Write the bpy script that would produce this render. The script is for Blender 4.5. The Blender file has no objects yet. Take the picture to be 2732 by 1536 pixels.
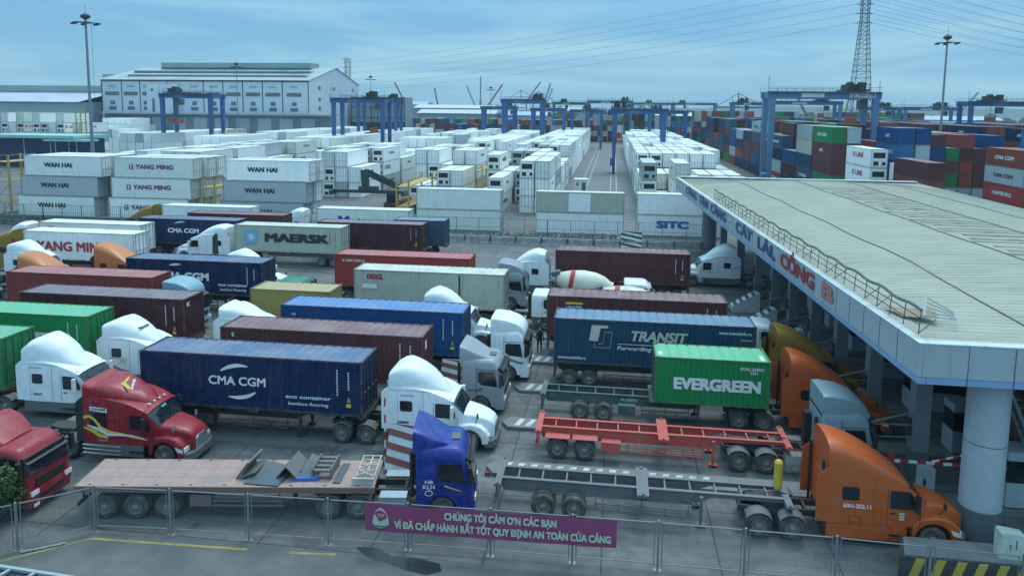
import bpy, math, random
from mathutils import Vector, Matrix
R = math.radians; PI = math.pi
sc = bpy.context.scene; col = sc.collection
random.seed(7)
# ---------------------------------------------------------------- camera
cam = bpy.data.objects.new('camera', bpy.data.cameras.new('camera')); col.objects.link(cam)
cam.data.sensor_width = 36; cam.data.lens = 36*1960/2732; cam.data.shift_y = -(768-516)/2732
cam.data.clip_start = .5; cam.data.clip_end = 9000
_p = math.atan((516-290)/1960); _y = math.atan((1633-1366)/1960*math.cos(_p)); _r = .0105
F_ = Vector((-math.sin(_y)*math.cos(_p), math.cos(_y)*math.cos(_p), -math.sin(_p)))
R0 = Vector((math.cos(_y), math.sin(_y), 0)); U0 = R0.cross(F_)
R_ = math.cos(_r)*R0 + math.sin(_r)*U0; U_ = -math.sin(_r)*R0 + math.cos(_r)*U0
M = Matrix((R_, U_, -F_)).transposed().to_4x4(); M.translation = Vector((0, 0, 17.2))
cam.matrix_world = M; sc.camera = cam
# ---------------------------------------------------------------- world, sun, exposure
SUN_EL, SUN_AZ = 62, 20          # azimuth from +Y towards +X, where the light comes from
w = bpy.data.worlds.new('World'); sc.world = w; w.use_nodes = True
nt = w.node_tree; nt.nodes.clear()
def N(t, ty, **kw):
    n = t.nodes.new(ty)
    for k, v in kw.items(): setattr(n, k, v)
    return n
out = N(nt, 'ShaderNodeOutputWorld'); bg = N(nt, 'ShaderNodeBackground'); bg.inputs[1].default_value = .1
sky = N(nt, 'ShaderNodeTexSky', sky_type='NISHITA', sun_disc=False, sun_elevation=R(SUN_EL), sun_rotation=R(SUN_AZ), air_density=1.1, dust_density=1.6, ozone_density=1.5)
tc = N(nt, 'ShaderNodeTexCoord'); mp = N(nt, 'ShaderNodeMapping'); mp.inputs['Scale'].default_value = (1.3, 1.3, 13)
nz = N(nt, 'ShaderNodeTexNoise'); nz.inputs['Scale'].default_value = 1.6; nz.inputs['Detail'].default_value = 7; nz.inputs['Roughness'].default_value = .55; nz.inputs['Distortion'].default_value = .5
sep = N(nt, 'ShaderNodeSeparateXYZ')
# veil of thin cloud: base colour by height, streaks from stretched noise
hr = N(nt, 'ShaderNodeValToRGB'); e = hr.color_ramp.elements
e[0].position = 0; e[0].color = (2.7, 5.4, 7.0, 1); e[1].position = .75; e[1].color = (8.5, 13.5, 16.5, 1)
q = hr.color_ramp.elements.new(.1); q.color = (1.9, 4.6, 7.1, 1)
q = hr.color_ramp.elements.new(.19); q.color = (1.95, 4.9, 8.3, 1)
q = hr.color_ramp.elements.new(.26); q.color = (2.3, 5.3, 8.8, 1)
sr = N(nt, 'ShaderNodeValToRGB'); sr.color_ramp.elements[0].position = .45; sr.color_ramp.elements[1].position = .68
sm = N(nt, 'ShaderNodeMix', data_type='RGBA'); sm.inputs[7].default_value = (4.6, 7.4, 8.4, 1)
mul = N(nt, 'ShaderNodeMath', operation='MULTIPLY'); mul.inputs[1].default_value = .85
hm = N(nt, 'ShaderNodeMapRange'); hm.inputs[1].default_value = .3; hm.inputs[2].default_value = .02; hm.inputs[3].default_value = .12; hm.inputs[4].default_value = 1
m2 = N(nt, 'ShaderNodeMath', operation='MULTIPLY')
fin = N(nt, 'ShaderNodeMix', data_type='RGBA'); fin.inputs[0].default_value = .96
L = nt.links.new
L(tc.outputs['Generated'], mp.inputs[0]); L(mp.outputs[0], nz.inputs['Vector']); L(tc.outputs['Generated'], sep.inputs[0]); L(sep.outputs[2], hr.inputs[0])
L(nz.outputs['Fac'], sr.inputs[0]); L(sr.outputs[0], mul.inputs[0]); L(sep.outputs[2], hm.inputs[0]); L(mul.outputs[0], m2.inputs[0]); L(hm.outputs[0], m2.inputs[1])
L(m2.outputs[0], sm.inputs[0]); L(hr.outputs[0], sm.inputs[6]); L(sky.outputs[0], fin.inputs[6]); L(sm.outputs[2], fin.inputs[7]); L(fin.outputs[2], bg.inputs[0]); L(bg.outputs[0], out.inputs[0])
sl = bpy.data.lights.new('sun', 'SUN'); sl.energy = 1.7; sl.angle = R(25); sl.color = (1, .97, .92)
so = bpy.data.objects.new('sun', sl); col.objects.link(so)
az, el = R(SUN_AZ), R(SUN_EL)
sd = Vector((math.sin(az)*math.cos(el), math.cos(az)*math.cos(el), math.sin(el)))
so.rotation_euler = sd.to_track_quat('Z', 'Y').to_euler(); so.location = (0, 0, 60)
sc.view_settings.view_transform = 'Standard'; sc.view_settings.look = 'None'; sc.view_settings.exposure = .1; sc.view_settings.gamma = 1
try: sc.cycles.volume_max_steps = 64
except Exception: pass
# ---------------------------------------------------------------- materials
MATS = {}
def mat(name, c, rough=.6, metal=0, dirt=0, dirtc=(.13, .12, .1), dscale=1.2, streak=0, bump=0, bscale=8, coat=0, vary=.0, spec=.4, wave=None):
    """procedural paint: base colour, blotchy dirt and vertical streaks that belong to the surface"""
    if name in MATS: return MATS[name]
    m = bpy.data.materials.new(name); m.use_nodes = True; t = m.node_tree; b = t.nodes['Principled BSDF']
    b.inputs['Roughness'].default_value = rough; b.inputs['Metallic'].default_value = metal; b.inputs['Specular IOR Level'].default_value = spec
    if coat: b.inputs['Coat Weight'].default_value = coat; b.inputs['Coat Roughness'].default_value = .15
    k = t.links.new; src = None
    tcn = N(t, 'ShaderNodeTexCoord'); oi = N(t, 'ShaderNodeObjectInfo')
    add = N(t, 'ShaderNodeVectorMath', operation='ADD'); sc3 = N(t, 'ShaderNodeVectorMath', operation='SCALE'); sc3.inputs['Scale'].default_value = 37
    cb = N(t, 'ShaderNodeCombineXYZ'); k(oi.outputs['Random'], cb.inputs[0]); k(oi.outputs['Random'], cb.inputs[2]); k(cb.outputs[0], sc3.inputs[0])
    k(tcn.outputs['Object'], add.inputs[0]); k(sc3.outputs[0], add.inputs[1])
    base = N(t, 'ShaderNodeRGB'); base.outputs[0].default_value = (*c, 1); src = base.outputs[0]
    if vary:
        hv = N(t, 'ShaderNodeHueSaturation'); mr = N(t, 'ShaderNodeMapRange'); mr.inputs[3].default_value = 1-vary; mr.inputs[4].default_value = 1+vary
        k(oi.outputs['Random'], mr.inputs[0]); k(mr.outputs[0], hv.inputs['Value']); k(src, hv.inputs['Color']); src = hv.outputs[0]
    if dirt:
        n = N(t, 'ShaderNodeTexNoise'); n.inputs['Scale'].default_value = dscale; n.inputs['Detail'].default_value = 6; n.inputs['Roughness'].default_value = .65
        k(add.outputs[0], n.inputs['Vector'])
        r = N(t, 'ShaderNodeMapRange'); r.inputs[1].default_value = .42; r.inputs[2].default_value = .72; r.inputs[4].default_value = dirt; k(n.outputs['Fac'], r.inputs[0])
        x = N(t, 'ShaderNodeMix', data_type='RGBA'); x.inputs[7].default_value = (*dirtc, 1); k(r.outputs[0], x.inputs[0]); k(src, x.inputs[6]); src = x.outputs[2]
    if streak:
        mpn = N(t, 'ShaderNodeMapping'); mpn.inputs['Scale'].default_value = (5, 5, .35); k(add.outputs[0], mpn.inputs[0])
        n = N(t, 'ShaderNodeTexNoise'); n.inputs['Scale'].default_value = 1.3; n.inputs['Detail'].default_value = 5; k(mpn.outputs[0], n.inputs['Vector'])
        r = N(t, 'ShaderNodeMapRange'); r.inputs[1].default_value = .55; r.inputs[2].default_value = .78; r.inputs[4].default_value = streak; k(n.outputs['Fac'], r.inputs[0])
        x = N(t, 'ShaderNodeMix', data_type='RGBA'); x.inputs[7].default_value = (.16, .1, .06, 1); k(r.outputs[0], x.inputs[0]); k(src, x.inputs[6]); src = x.outputs[2]
    k(src, b.inputs['Base Color'])
    if bump:
        n = N(t, 'ShaderNodeTexNoise'); n.inputs['Scale'].default_value = bscale; n.inputs['Detail'].default_value = 5; k(add.outputs[0], n.inputs['Vector'])
        bu = N(t, 'ShaderNodeBump'); bu.inputs['Strength'].default_value = bump; bu.inputs['Distance'].default_value = .03; k(n.outputs['Fac'], bu.inputs['Height']); k(bu.outputs[0], b.inputs['Normal'])
    MATS[name] = m; return m
def hexc(h):
    f = lambda v: v/12.92 if v <= .04045 else ((v+.055)/1.055)**2.4
    return tuple(f(int(h[i:i+2], 16)/255) for i in (0, 2, 4))
GLASS = mat('dark_glass', (.012, .02, .026), .08, spec=.7)
RUBBER = mat('tyre_rubber', (.045, .045, .046), .9, dirt=.9, dirtc=(.15, .145, .14), dscale=3)
STEEL = mat('wheel_steel', (.22, .22, .21), .7, .1, dirt=.7, dirtc=(.12, .11, .1), dscale=5)
CHROME = mat('polished_metal', (.62, .65, .67), .25, .8, dirt=.2)
CHASSIS = mat('chassis_dark', (.035, .037, .04), .7, dirt=.6, dirtc=(.1, .095, .085))
GRAYP = mat('grey_plastic', (.12, .125, .13), .65, dirt=.35)
BLACK = mat('black_plastic', (.015, .016, .018), .5, dirt=.3)
LAMP = mat('lamp_lens', (.7, .72, .72), .1, spec=.8)
RED = mat('signal_red', (.42, .03, .03), .5, dirt=.2)
WHITEP = mat('signal_white', (.75, .77, .77), .6, dirt=.35)
YELLOW = mat('signal_yellow', (.6, .42, .05), .6, dirt=.4)
GALV = mat('galvanised_steel', (.24, .27, .28), .5, .4, dirt=.3, dscale=5)
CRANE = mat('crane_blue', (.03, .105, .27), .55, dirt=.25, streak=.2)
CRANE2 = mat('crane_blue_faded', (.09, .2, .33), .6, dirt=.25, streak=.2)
RACK = mat('rack_yellow', (.46, .33, .09), .7, dirt=.5, streak=.5)
# ---------------------------------------------------------------- mesh builder
class MB:
    def __init__(s): s.v = []; s.f = []; s.m = []; s.cm = 0
    def mi(s, i): s.cm = i; return s
    def face(s, idx): s.f.append(idx); s.m.append(s.cm)
    def poly(s, pts):
        b = len(s.v); s.v += [tuple(p) for p in pts]; s.face(tuple(range(b, b+len(pts)))); return s
    def box(s, x0, x1, y0, y1, z0, z1):
        b = len(s.v); s.v += [(x, y, z) for z in (z0, z1) for y in (y0, y1) for x in (x0, x1)]
        for q in ((0, 2, 3, 1), (4, 5, 7, 6), (0, 1, 5, 4), (2, 6, 7, 3), (0, 4, 6, 2), (1, 3, 7, 5)): s.face(tuple(b+i for i in q))
        return s
    def rings(s, rs, close=True, c0=True, c1=True):
        b = len(s.v); n = len(rs[0])
        for r in rs: s.v += [tuple(p) for p in r]
        for i in range(len(rs)-1):
            for j in range(n if close else n-1):
                k = (j+1) % n; s.face((b+i*n+j, b+i*n+k, b+(i+1)*n+k, b+(i+1)*n+j))
        if close and c0: s.face(tuple(b+j for j in reversed(range(n))))
        if close and c1: s.face(tuple(b+(len(rs)-1)*n+j for j in range(n)))
        return s
    def prism(s, pts, a0, a1, ax='y'):
        """outline given in the two other axes, extruded along ax"""
        g = {'y': lambda p, a: (p[0], a, p[1]), 'z': lambda p, a: (p[0], p[1], a), 'x': lambda p, a: (a, p[0], p[1])}[ax]
        return s.rings([[g(p, a0) for p in pts], [g(p, a1) for p in pts]])
    def tube(s, pts, r, n=6, r2=None):
        rs = []; pts = [Vector(p) for p in pts]
        for i, p in enumerate(pts):
            d = (pts[min(i+1, len(pts)-1)]-pts[max(i-1, 0)]).normalized()
            a = d.orthogonal().normalized() if abs(d.z) < .99 else Vector((1, 0, 0)); 
            if abs(d.z) < .99: a = Vector((0, 0, 1)).cross(d).normalized()
            b = d.cross(a); rr = r if r2 is None else r+(r2-r)*i/(len(pts)-1)
            rs.append([p+rr*(math.cos(2*PI*k/n)*a+math.sin(2*PI*k/n)*b) for k in range(n)])
        return s.rings(rs)
    def bar(s, a, b, wx, wy=None):
        """square bar from a to b"""
        wy = wy or wx; a = Vector(a); b = Vector(b); d = (b-a).normalized()
        u = Vector((0, 0, 1)).cross(d).normalized() if abs(d.z) < .98 else Vector((1, 0, 0)); v = d.cross(u)
        return s.rings([[p+u*wx/2*i+v*wy/2*j for i, j in ((-1, -1), (1, -1), (1, 1), (-1, 1))] for p in (a, b)])
    def lathe(s, prof, c, ax='y', n=24, caps=True):
        """profile (radius, position along axis) turned round an axis through c"""
        rs = []
        for r, h in prof:
            rs.append([(c[0]+r*math.cos(2*PI*k/n), c[1]+h, c[2]+r*math.sin(2*PI*k/n)) if ax == 'y' else (c[0]+r*math.cos(2*PI*k/n), c[1]+r*math.sin(2*PI*k/n), c[2]+h) if ax == 'z' else (c[0]+h, c[1]+r*math.cos(2*PI*k/n), c[2]+r*math.sin(2*PI*k/n)) for k in range(n)])
        return s.rings(rs, c0=caps, c1=caps)
    def mesh(s, name, mats, smooth=0):
        me = bpy.data.meshes.new(name); me.from_pydata(s.v, [], s.f)
        for m in (mats if isinstance(mats, (list, tuple)) else [mats]): me.materials.append(m)
        me.polygons.foreach_set('material_index', s.m); me.update()
        if smooth:
            me.polygons.foreach_set('use_smooth', [True]*len(me.polygons)); me.set_sharp_from_angle(angle=R(smooth))
        return me
    def build(s, name, mats, parent=None, smooth=0, **kw): return link(name, s.mesh(name, mats, smooth), parent, **kw)
def link(name, data, parent=None, loc=None, rot=None, label=None, cat=None, group=None, kind=None):
    o = bpy.data.objects.new(name, data); col.objects.link(o)
    if parent: o.parent = parent
    if loc is not None: o.location = loc
    if rot is not None: o.rotation_euler = rot if isinstance(rot, (tuple, list)) else (0, 0, rot)
    return tag(o, label, cat, group, kind)
def tag(o, label=None, cat=None, group=None, kind=None):
    if label: o['label'] = label
    if cat: o['category'] = cat
    if group: o['group'] = group
    if kind: o['kind'] = kind
    return o
def empty(name, loc, rz=0, label=None, cat=None, group=None): return link(name, None, None, loc, rz, label, cat, group)
TX = {}
def text(s, h, m, parent, loc, rot=(PI/2, 0, 0), bold=.0, shear=0, space=1, width=None, name='lettering', ext=.003):
    """lettering cut as thin raised paint, cap height h, centred on loc"""
    k = (s, bold, shear, space, m.name)
    if k not in TX:
        cu = bpy.data.curves.new('txt', 'FONT'); cu.body = s; cu.size = 1; cu.align_x = 'CENTER'; cu.align_y = 'CENTER'; cu.resolution_u = 3
        cu.shear = shear; cu.space_character = space; cu.extrude = 0
        o = bpy.data.objects.new('t', cu); me = bpy.data.meshes.new_from_object(o); bpy.data.objects.remove(o)
        # heavier weight: the same outline laid down five times, a hair apart
        V = [v.co.copy() for v in me.vertices]; Fc = [tuple(p.vertices) for p in me.polygons]; bpy.data.meshes.remove(me); d = min(bold*1.25, .062); nv, nf = [], []
        for i, (a, b) in enumerate(((0, 0), (1, .8), (-1, .8), (1, -.8), (-1, -.8)) if d else ((0, 0),)):
            o_ = len(nv); nv += [(v.x+a*d, v.y+b*d, .002+i*.0006) for v in V]; nf += [tuple(k_+o_ for k_ in f) for f in Fc]
        me = bpy.data.meshes.new('letters'); me.from_pydata(nv, [], nf); me.materials.append(m)
        xs = [v.co.x for v in me.vertices] or [0, 1]; ys = [v.co.y for v in me.vertices] or [0, 1]
        TX[k] = (me, max(xs)-min(xs), max(ys)-min(ys))
    me, wd, ht = TX[k]
    o = link(name, me, parent, loc, rot)
    sy = h/.72; sx = sy if not width else width/wd
    o.scale = (sx, sy, 1); return o
def hide_in(lst): pass
# ---------------------------------------------------------------- ground
def ground_mat():
    m = bpy.data.materials.new('yard_concrete'); m.use_nodes = True; t = m.node_tree; b = t.nodes['Principled BSDF']; k = t.links.new
    t_c = N(t, 'ShaderNodeTexCoord'); b.inputs['Roughness'].default_value = .75
    def noise(scale, vec=None, det=6):
        n = N(t, 'ShaderNodeTexNoise'); n.inputs['Scale'].default_value = scale; n.inputs['Detail'].default_value = det; n.inputs['Roughness'].default_value = .62
        k(vec or t_c.outputs['Object'], n.inputs['Vector']); return n
    mpn = N(t, 'ShaderNodeMapping'); mpn.inputs['Scale'].default_value = (.06, .9, 1); k(t_c.outputs['Object'], mpn.inputs[0])
    a = noise(.12); c_ = noise(1.6); s_ = noise(1, mpn.outputs[0], 5)
    mx = N(t, 'ShaderNodeMix', data_type='RGBA'); mx.inputs[6].default_value = (.077, .088, .091, 1); mx.inputs[7].default_value = (.15, .162, .16, 1)
    r = N(t, 'ShaderNodeMapRange'); r.inputs[1].default_value = .3; r.inputs[2].default_value = .7; k(a.outputs['Fac'], r.inputs[0]); k(r.outputs[0], mx.inputs[0])
    m2 = N(t, 'ShaderNodeMix', data_type='RGBA', blend_type='MULTIPLY'); m2.inputs[0].default_value = .75
    r2 = N(t, 'ShaderNodeMapRange'); r2.inputs[1].default_value = .3; r2.inputs[2].default_value = .7; r2.inputs[3].default_value = .6; r2.inputs[4].default_value = 1.2; k(c_.outputs['Fac'], r2.inputs[0])
    k(mx.outputs[2], m2.inputs[6]); k(r2.outputs[0], m2.inputs[7])
    m3 = N(t, 'ShaderNodeMix', data_type='RGBA', blend_type='MULTIPLY'); m3.inputs[0].default_value = .8
    r3 = N(t, 'ShaderNodeMapRange'); r3.inputs[1].default_value = .35; r3.inputs[2].default_value = .62; r3.inputs[3].default_value = .62; r3.inputs[4].default_value = 1.1; k(s_.outputs['Fac'], r3.inputs[0])
    k(m2.outputs[2], m3.inputs[6]); k(r3.outputs[0], m3.inputs[7])
    # slab joints every five metres
    br = N(t, 'ShaderNodeTexBrick'); br.offset = 0; br.inputs['Scale'].default_value = 1; br.inputs['Brick Width'].default_value = 4.5; br.inputs['Row Height'].default_value = 5.15; br.inputs['Mortar Size'].default_value = .035
    br.inputs['Color1'].default_value = (1, 1, 1, 1); br.inputs['Color2'].default_value = (.9, .9, .92, 1); br.inputs['Mortar'].default_value = (.35, .35, .35, 1); k(t_c.outputs['Object'], br.inputs['Vector'])
    m4 = N(t, 'ShaderNodeMix', data_type='RGBA', blend_type='MULTIPLY'); m4.inputs[0].default_value = 1; k(m3.outputs[2], m4.inputs[6]); k(br.outputs['Color'], m4.inputs[7]); m5 = N(t, 'ShaderNodeMix', data_type='RGBA', blend_type='MULTIPLY'); m5.inputs[0].default_value = 1; st = noise(.55, None, 4); r5 = N(t, 'ShaderNodeMapRange'); r5.inputs[1].default_value = .56; r5.inputs[2].default_value = .66; r5.inputs[3].default_value = 1.08; r5.inputs[4].default_value = .74; k(st.outputs['Fac'], r5.inputs[0]); k(m4.outputs[2], m5.inputs[6]); k(r5.outputs[0], m5.inputs[7])
    mt = N(t, 'ShaderNodeMapping'); mt.inputs['Scale'].default_value = (.03, 2.6, 1); k(t_c.outputs['Object'], mt.inputs[0]); tt = noise(1, mt.outputs[0], 3); r6 = N(t, 'ShaderNodeMapRange'); r6.inputs[1].default_value = .5; r6.inputs[2].default_value = .68; r6.inputs[3].default_value = 1.05; r6.inputs[4].default_value = .84; k(tt.outputs['Fac'], r6.inputs[0])
    m6 = N(t, 'ShaderNodeMix', data_type='RGBA', blend_type='MULTIPLY'); m6.inputs[0].default_value = 1; k(m5.outputs[2], m6.inputs[6]); k(r6.outputs[0], m6.inputs[7]); k(m6.outputs[2], b.inputs['Base Color'])
    bu = N(t, 'ShaderNodeBump'); bu.inputs['Strength'].default_value = .25; bu.inputs['Distance'].default_value = .02; f = noise(18); k(f.outputs['Fac'], bu.inputs['Height']); k(bu.outputs[0], b.inputs['Normal'])
    return m
MB().poly([(-4000, -60, 0), (4000, -60, 0), (4000, 6000, 0), (-4000, 6000, 0)]).build('ground', ground_mat(), kind='structure')
ROADM = mat('road_asphalt', (.08, .09, .094), .7, dirt=.8, dirtc=(.15, .155, .155), dscale=.45, bump=.4, bscale=14)
MB().poly([(-60, -60, .004), (60, -60, .004), (60, 26.45, .004), (-20.2, 25.6, .004), (-60, 13, .004)]).build('road', ROADM, kind='structure')
MB().poly([(-9.7, 96, .004), (4.6, 96, .004), (5.2, 380, .004), (-9.7, 380, .004)]).build('crane_lane_road', mat('lane_grey', (.14, .148, .15), .7, dirt=.5, dirtc=(.08, .085, .09), dscale=.2), kind='structure')
def strip(mb, pts, wdt, z=.008):
    for a, b in zip(pts[:-1], pts[1:]):
        a = Vector((*a, 0)); b = Vector((*b, 0)); n = (b-a).normalized().cross(Vector((0, 0, 1)))*wdt/2
        mb.poly([(p.x, p.y, z) for p in (a-n, b-n, b+n, a+n)])
    return mb
LINEY = mat('worn_yellow_paint', (.32, .26, .06), .7, dirt=.9, dirtc=(.1, .11, .11), dscale=1.5)
LINEW = mat('worn_white_paint', (.5, .53, .53), .7, dirt=.85, dirtc=(.12, .13, .13), dscale=2)
mb = MB(); strip(mb, [(-22.9, 22.9), (-20.2, 25.05), (-13.7, 25.3)], .14); strip(mb, [(-12, 25.35), (-10.2, 25.5)], .14); mb.build('yellow_road_line', LINEY, kind='structure')
mb = MB()
for x in (-6.9, -5.4, -.2, 1.1): strip(mb, [(x, 97), (x+.3, 330)], .16, .012)
mb.build('crane_lane_lines', LINEW, kind='structure')
mb = MB()
for i in range(11): strip(mb, [(-6.2+i*.05, 27.0+i*5.15-.0), (-5.6, 27.0+i*5.15)], .02)
puddle = MB(); pp = [(-9.6, 26.15), (-9.0, 25.6), (-8.1, 25.35), (-7.2, 25.0), (-6.4, 24.85), (-5.9, 25.15), (-6.1, 25.6), (-6.9, 25.8), (-7.9, 25.75), (-8.4, 26.0), (-8.6, 26.25)]
puddle.poly([(x, y-.05, .010) for x, y in pp]).build('puddle', mat('wet_asphalt', (.03, .035, .038), .25, spec=.5), label='dark wet oil patch on the road in front of the banner fence', cat='puddle')
# ---------------------------------------------------------------- shipping containers
W = 2.44
def corr(x0, x1, y, d, z0, z1, mb, per=.28, ax='x'):
    n = max(1, round((x1-x0)/per)); p = (x1-x0)/n; prof = []
    for i in range(n):
        a = x0+i*p; prof += [(a, 0), (a+p*.3, 0), (a+p*.5, 1), (a+p*.8, 1)]
    prof.append((x1, 0))
    for (a, u), (b, v) in zip(prof[:-1], prof[1:]):
        P = [(a, y+d*u), (b, y+d*v)] if ax == 'x' else [(y+d*u, a), (y+d*v, b)]
        mb.poly([(*P[0], z0), (*P[1], z0), (*P[1], z1), (*P[0], z1)])
def cont_parts(Lc, H, door='R', reefer=False):
    """returns builders body, frame, roof, doors, bars; near long side at y=0, x from 0 to Lc"""
    body, fr, roof, dr, bars = MB(), MB(), MB(), MB(), MB(); t = .11
    if reefer:
        body.box(.12, Lc-.12, .03, W-.03, .15, H-.06)
        n = int(Lc/.6)
        for s, y in ((-1, .03), (1, W-.03)):
            for i in range(1, n): x = i*Lc/n; body.box(x-.012, x+.012, min(y, y+s*.012), max(y, y+s*.012), .2, H-.16)
    else:
        corr(t, Lc-t, .02, .036, .15, H-.1, body); corr(t, Lc-t, W-.02, -.036, .15, H-.1, body)
        xe = .03 if door == 'R' else Lc-.03
        corr(t, W-t, xe, .04 if door == 'R' else -.04, .15, H-.1, body, ax='y')
        body.poly([(.05, .05, .16), (Lc-.05, .05, .16), (Lc-.05, W-.05, .16), (.05, W-.05, .16)])
    for x in (0, Lc-.1):
        for y in (0, W-.1): fr.box(x, x+.1, y, y+.1, .12, H-.12)
        for y in (0, W-.17):
            xx = x if x == 0 else Lc-.18; fr.box(xx-.003, xx+.183, y-.004, y+.174, 0, .12); fr.box(xx-.003, xx+.183, y-.004, y+.174, H-.12, H+.004)
    for y in (.004, W-.074): fr.box(.18, Lc-.18, y, y+.07, .02, .15); fr.box(.18, Lc-.18, y, y+.07, H-.1, H-.01)
    for x in (.004, Lc-.084): fr.box(x, x+.08, .17, W-.17, .02, .15); fr.box(x, x+.08, .17, W-.17, H-.1, H-.01)
    zr = H-.03
    if reefer: roof.poly([(.08, .06, zr), (Lc-.08, .06, zr), (Lc-.08, W-.06, zr), (.08, W-.06, zr)])
    else:
        n = round((Lc-.3)/.57); p = (Lc-.3)/n; roof.poly([(.08, .07, zr-.03), (.15, .07, zr-.03), (.15, W-.07, zr-.03), (.08, W-.07, zr-.03)]); roof.poly([(Lc-.15, .07, zr-.03), (Lc-.08, .07, zr-.03), (Lc-.08, W-.07, zr-.03), (Lc-.15, W-.07, zr-.03)])
        pr = []
        for i in range(n): a = .15+i*p; pr += [(a, zr-.035), (a+.07, zr-.035), (a+.11, zr), (a+p-.04, zr)]
        pr.append((Lc-.15, zr-.035))
        for (a, u), (b, v) in zip(pr[:-1], pr[1:]): roof.poly([(a, .07, u), (b, .07, v), (b, W-.07, v), (a, W-.07, u)])
    s = 1 if door == 'R' else -1; xd = Lc-.06 if door == 'R' else .06
    dr.box(min(xd-s*.04, xd), max(xd-s*.04, xd), .1, W/2-.01, .15, H-.1); dr.box(min(xd-s*.04, xd), max(xd-s*.04, xd), W/2+.01, W-.1, .15, H-.1)
    if not reefer:
        for k in range(5):
            z = .35+k*(H-.6)/5; dr.box(min(xd, xd+s*.02), max(xd, xd+s*.02), .16, W/2-.06, z, z+(H-.6)/5-.08); dr.box(min(xd, xd+s*.02), max(xd, xd+s*.02), W/2+.06, W-.16, z, z+(H-.6)/5-.08)
    for y in (.36, .9, 1.54, 2.08):
        bars.tube([(xd+s*.05, y, .1), (xd+s*.05, y, H-.06)], .022, 5)
        for z in (.4, .95, H-.9, H-.35): bars.box(xd+min(0, s*.06), xd+max(0, s*.06), y-.06, y+.06, z-.03, z+.03)
        bars.box(xd+min(0, s*.08), xd+max(0, s*.08), y-.02, y+.28, 1.15, 1.2)
    if reefer:   # machinery end opposite the doors
        xm = .05 if door == 'R' else Lc-.05; q = -s
        def bx(m_, x0, x1, *a): m_.box(min(xm+q*x0, xm+q*x1), max(xm+q*x0, xm+q*x1), *a)
        dr.mi(0); bx(dr, -.02, .0, .12, W-.12, .2, H-.12)
        bars.mi(1); bx(bars, 0, .012, .35, W-.35, H-1.35, H-.55); bx(bars, 0, .012, .3, .8, .45, .95); bx(bars, 0, .012, 1.3, 2.05, .4, 1.0)
        bars.lathe([(.3, 0), (.3, q*.04)], (xm, W/2, H-.95), 'x', 12); bars.mi(0)
        for z in (H-1.42, H-.5, .33, 1.08): bx(bars, 0, .03, .22, W-.22, z, z+.04)
    return body, fr, roof, dr, bars
def shade(c, k): return tuple(max(0, v*k) for v in c)
def cmats(key, c, reefer=False):
    d = .3 if reefer else .35
    return (mat('paint_'+key, c, .62, spec=.2, dirt=d*.45, bump=.12, bscale=2.2, dirtc=(.3, .3, .26) if reefer else (.16, .15, .14), streak=.35 if reefer else .4, dscale=.9, vary=.08),
            mat('frame_paint_'+key, shade(c, .72 if reefer else .8), .55, dirt=.85, dirtc=(.2, .13, .08), dscale=3, streak=.6),
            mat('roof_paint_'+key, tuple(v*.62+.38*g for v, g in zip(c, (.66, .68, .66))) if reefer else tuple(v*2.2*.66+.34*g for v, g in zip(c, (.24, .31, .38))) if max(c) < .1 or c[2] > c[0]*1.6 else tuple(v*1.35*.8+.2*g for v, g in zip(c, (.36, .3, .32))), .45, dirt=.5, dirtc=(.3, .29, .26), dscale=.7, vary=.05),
            mat('door_bar_'+('reefer' if reefer else 'dry'), (.3, .31, .3) if reefer else (.12, .125, .13), .5, .3, dirt=.6, dirtc=(.15, .1, .07)))
C = dict(navy=hexc('0b274e'), blue=hexc('12497f'), teal=hexc('1d4560'), green=hexc('16824a'), green2=hexc('1c7a4c'), maroon=hexc('5c3336'), maroon2=hexc('61383c'), dark=hexc('49272d'), tomato=hexc('a0403c'), brick=hexc('8c3f3d'), cream=hexc('b4baac'), khaki=hexc('9c8e54'), white=hexc('edf1ef'), grey=hexc('a9b2b6'), rust=hexc('8a4638'), slate=hexc('3c5366'), sky=hexc('2f6fa0'), white2=hexc('dce3db'))
def container(x, y, z, Lc, H, colour, door='R', reefer=False, rz=0, label='', group=None, cat='container'):
    root = empty('refrigerated_container' if reefer else 'shipping_container', (x, y, z), rz, label, cat, group)
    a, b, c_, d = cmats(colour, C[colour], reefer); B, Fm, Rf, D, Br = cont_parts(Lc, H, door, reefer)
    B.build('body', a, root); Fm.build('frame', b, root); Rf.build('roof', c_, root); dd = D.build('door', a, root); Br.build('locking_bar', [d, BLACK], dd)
    return root
# ---------------------------------------------------------------- wheels
TYRE_D = TYRE_S = RIM = None
def wheel_meshes():
    global TYRE_D, TYRE_S, RIM
    def tyre(ys):
        m = MB()
        for y0 in ys: m.lathe([(.29, y0+.02), (.40, y0), (.485, y0+.02), (.515, y0+.06), (.515, y0+.22), (.485, y0+.26), (.40, y0+.28), (.29, y0+.26), (.29, y0+.02)], (0, 0, 0), 'y', 28, caps=False)
        return m.mesh('tyre', RUBBER, 40)
    TYRE_D = tyre((0, .33)); TYRE_S = tyre((0,))
    m = MB(); m.lathe([(.292, .03), (.285, .012), (.262, .02), (.245, .09), (.225, .1), (.14, .085), (.125, .02), (.07, -.005), (.0, -.005)], (0, 0, 0), 'y', 24, caps=False)
    for k in range(8): a = 2*PI*k/8; m.lathe([(.022, .1), (.022, .06)], (.18*math.cos(a), 0, .18*math.sin(a)), 'y', 6)
    RIM = m.mesh('rim', STEEL, 40)
wheel_meshes()
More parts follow.
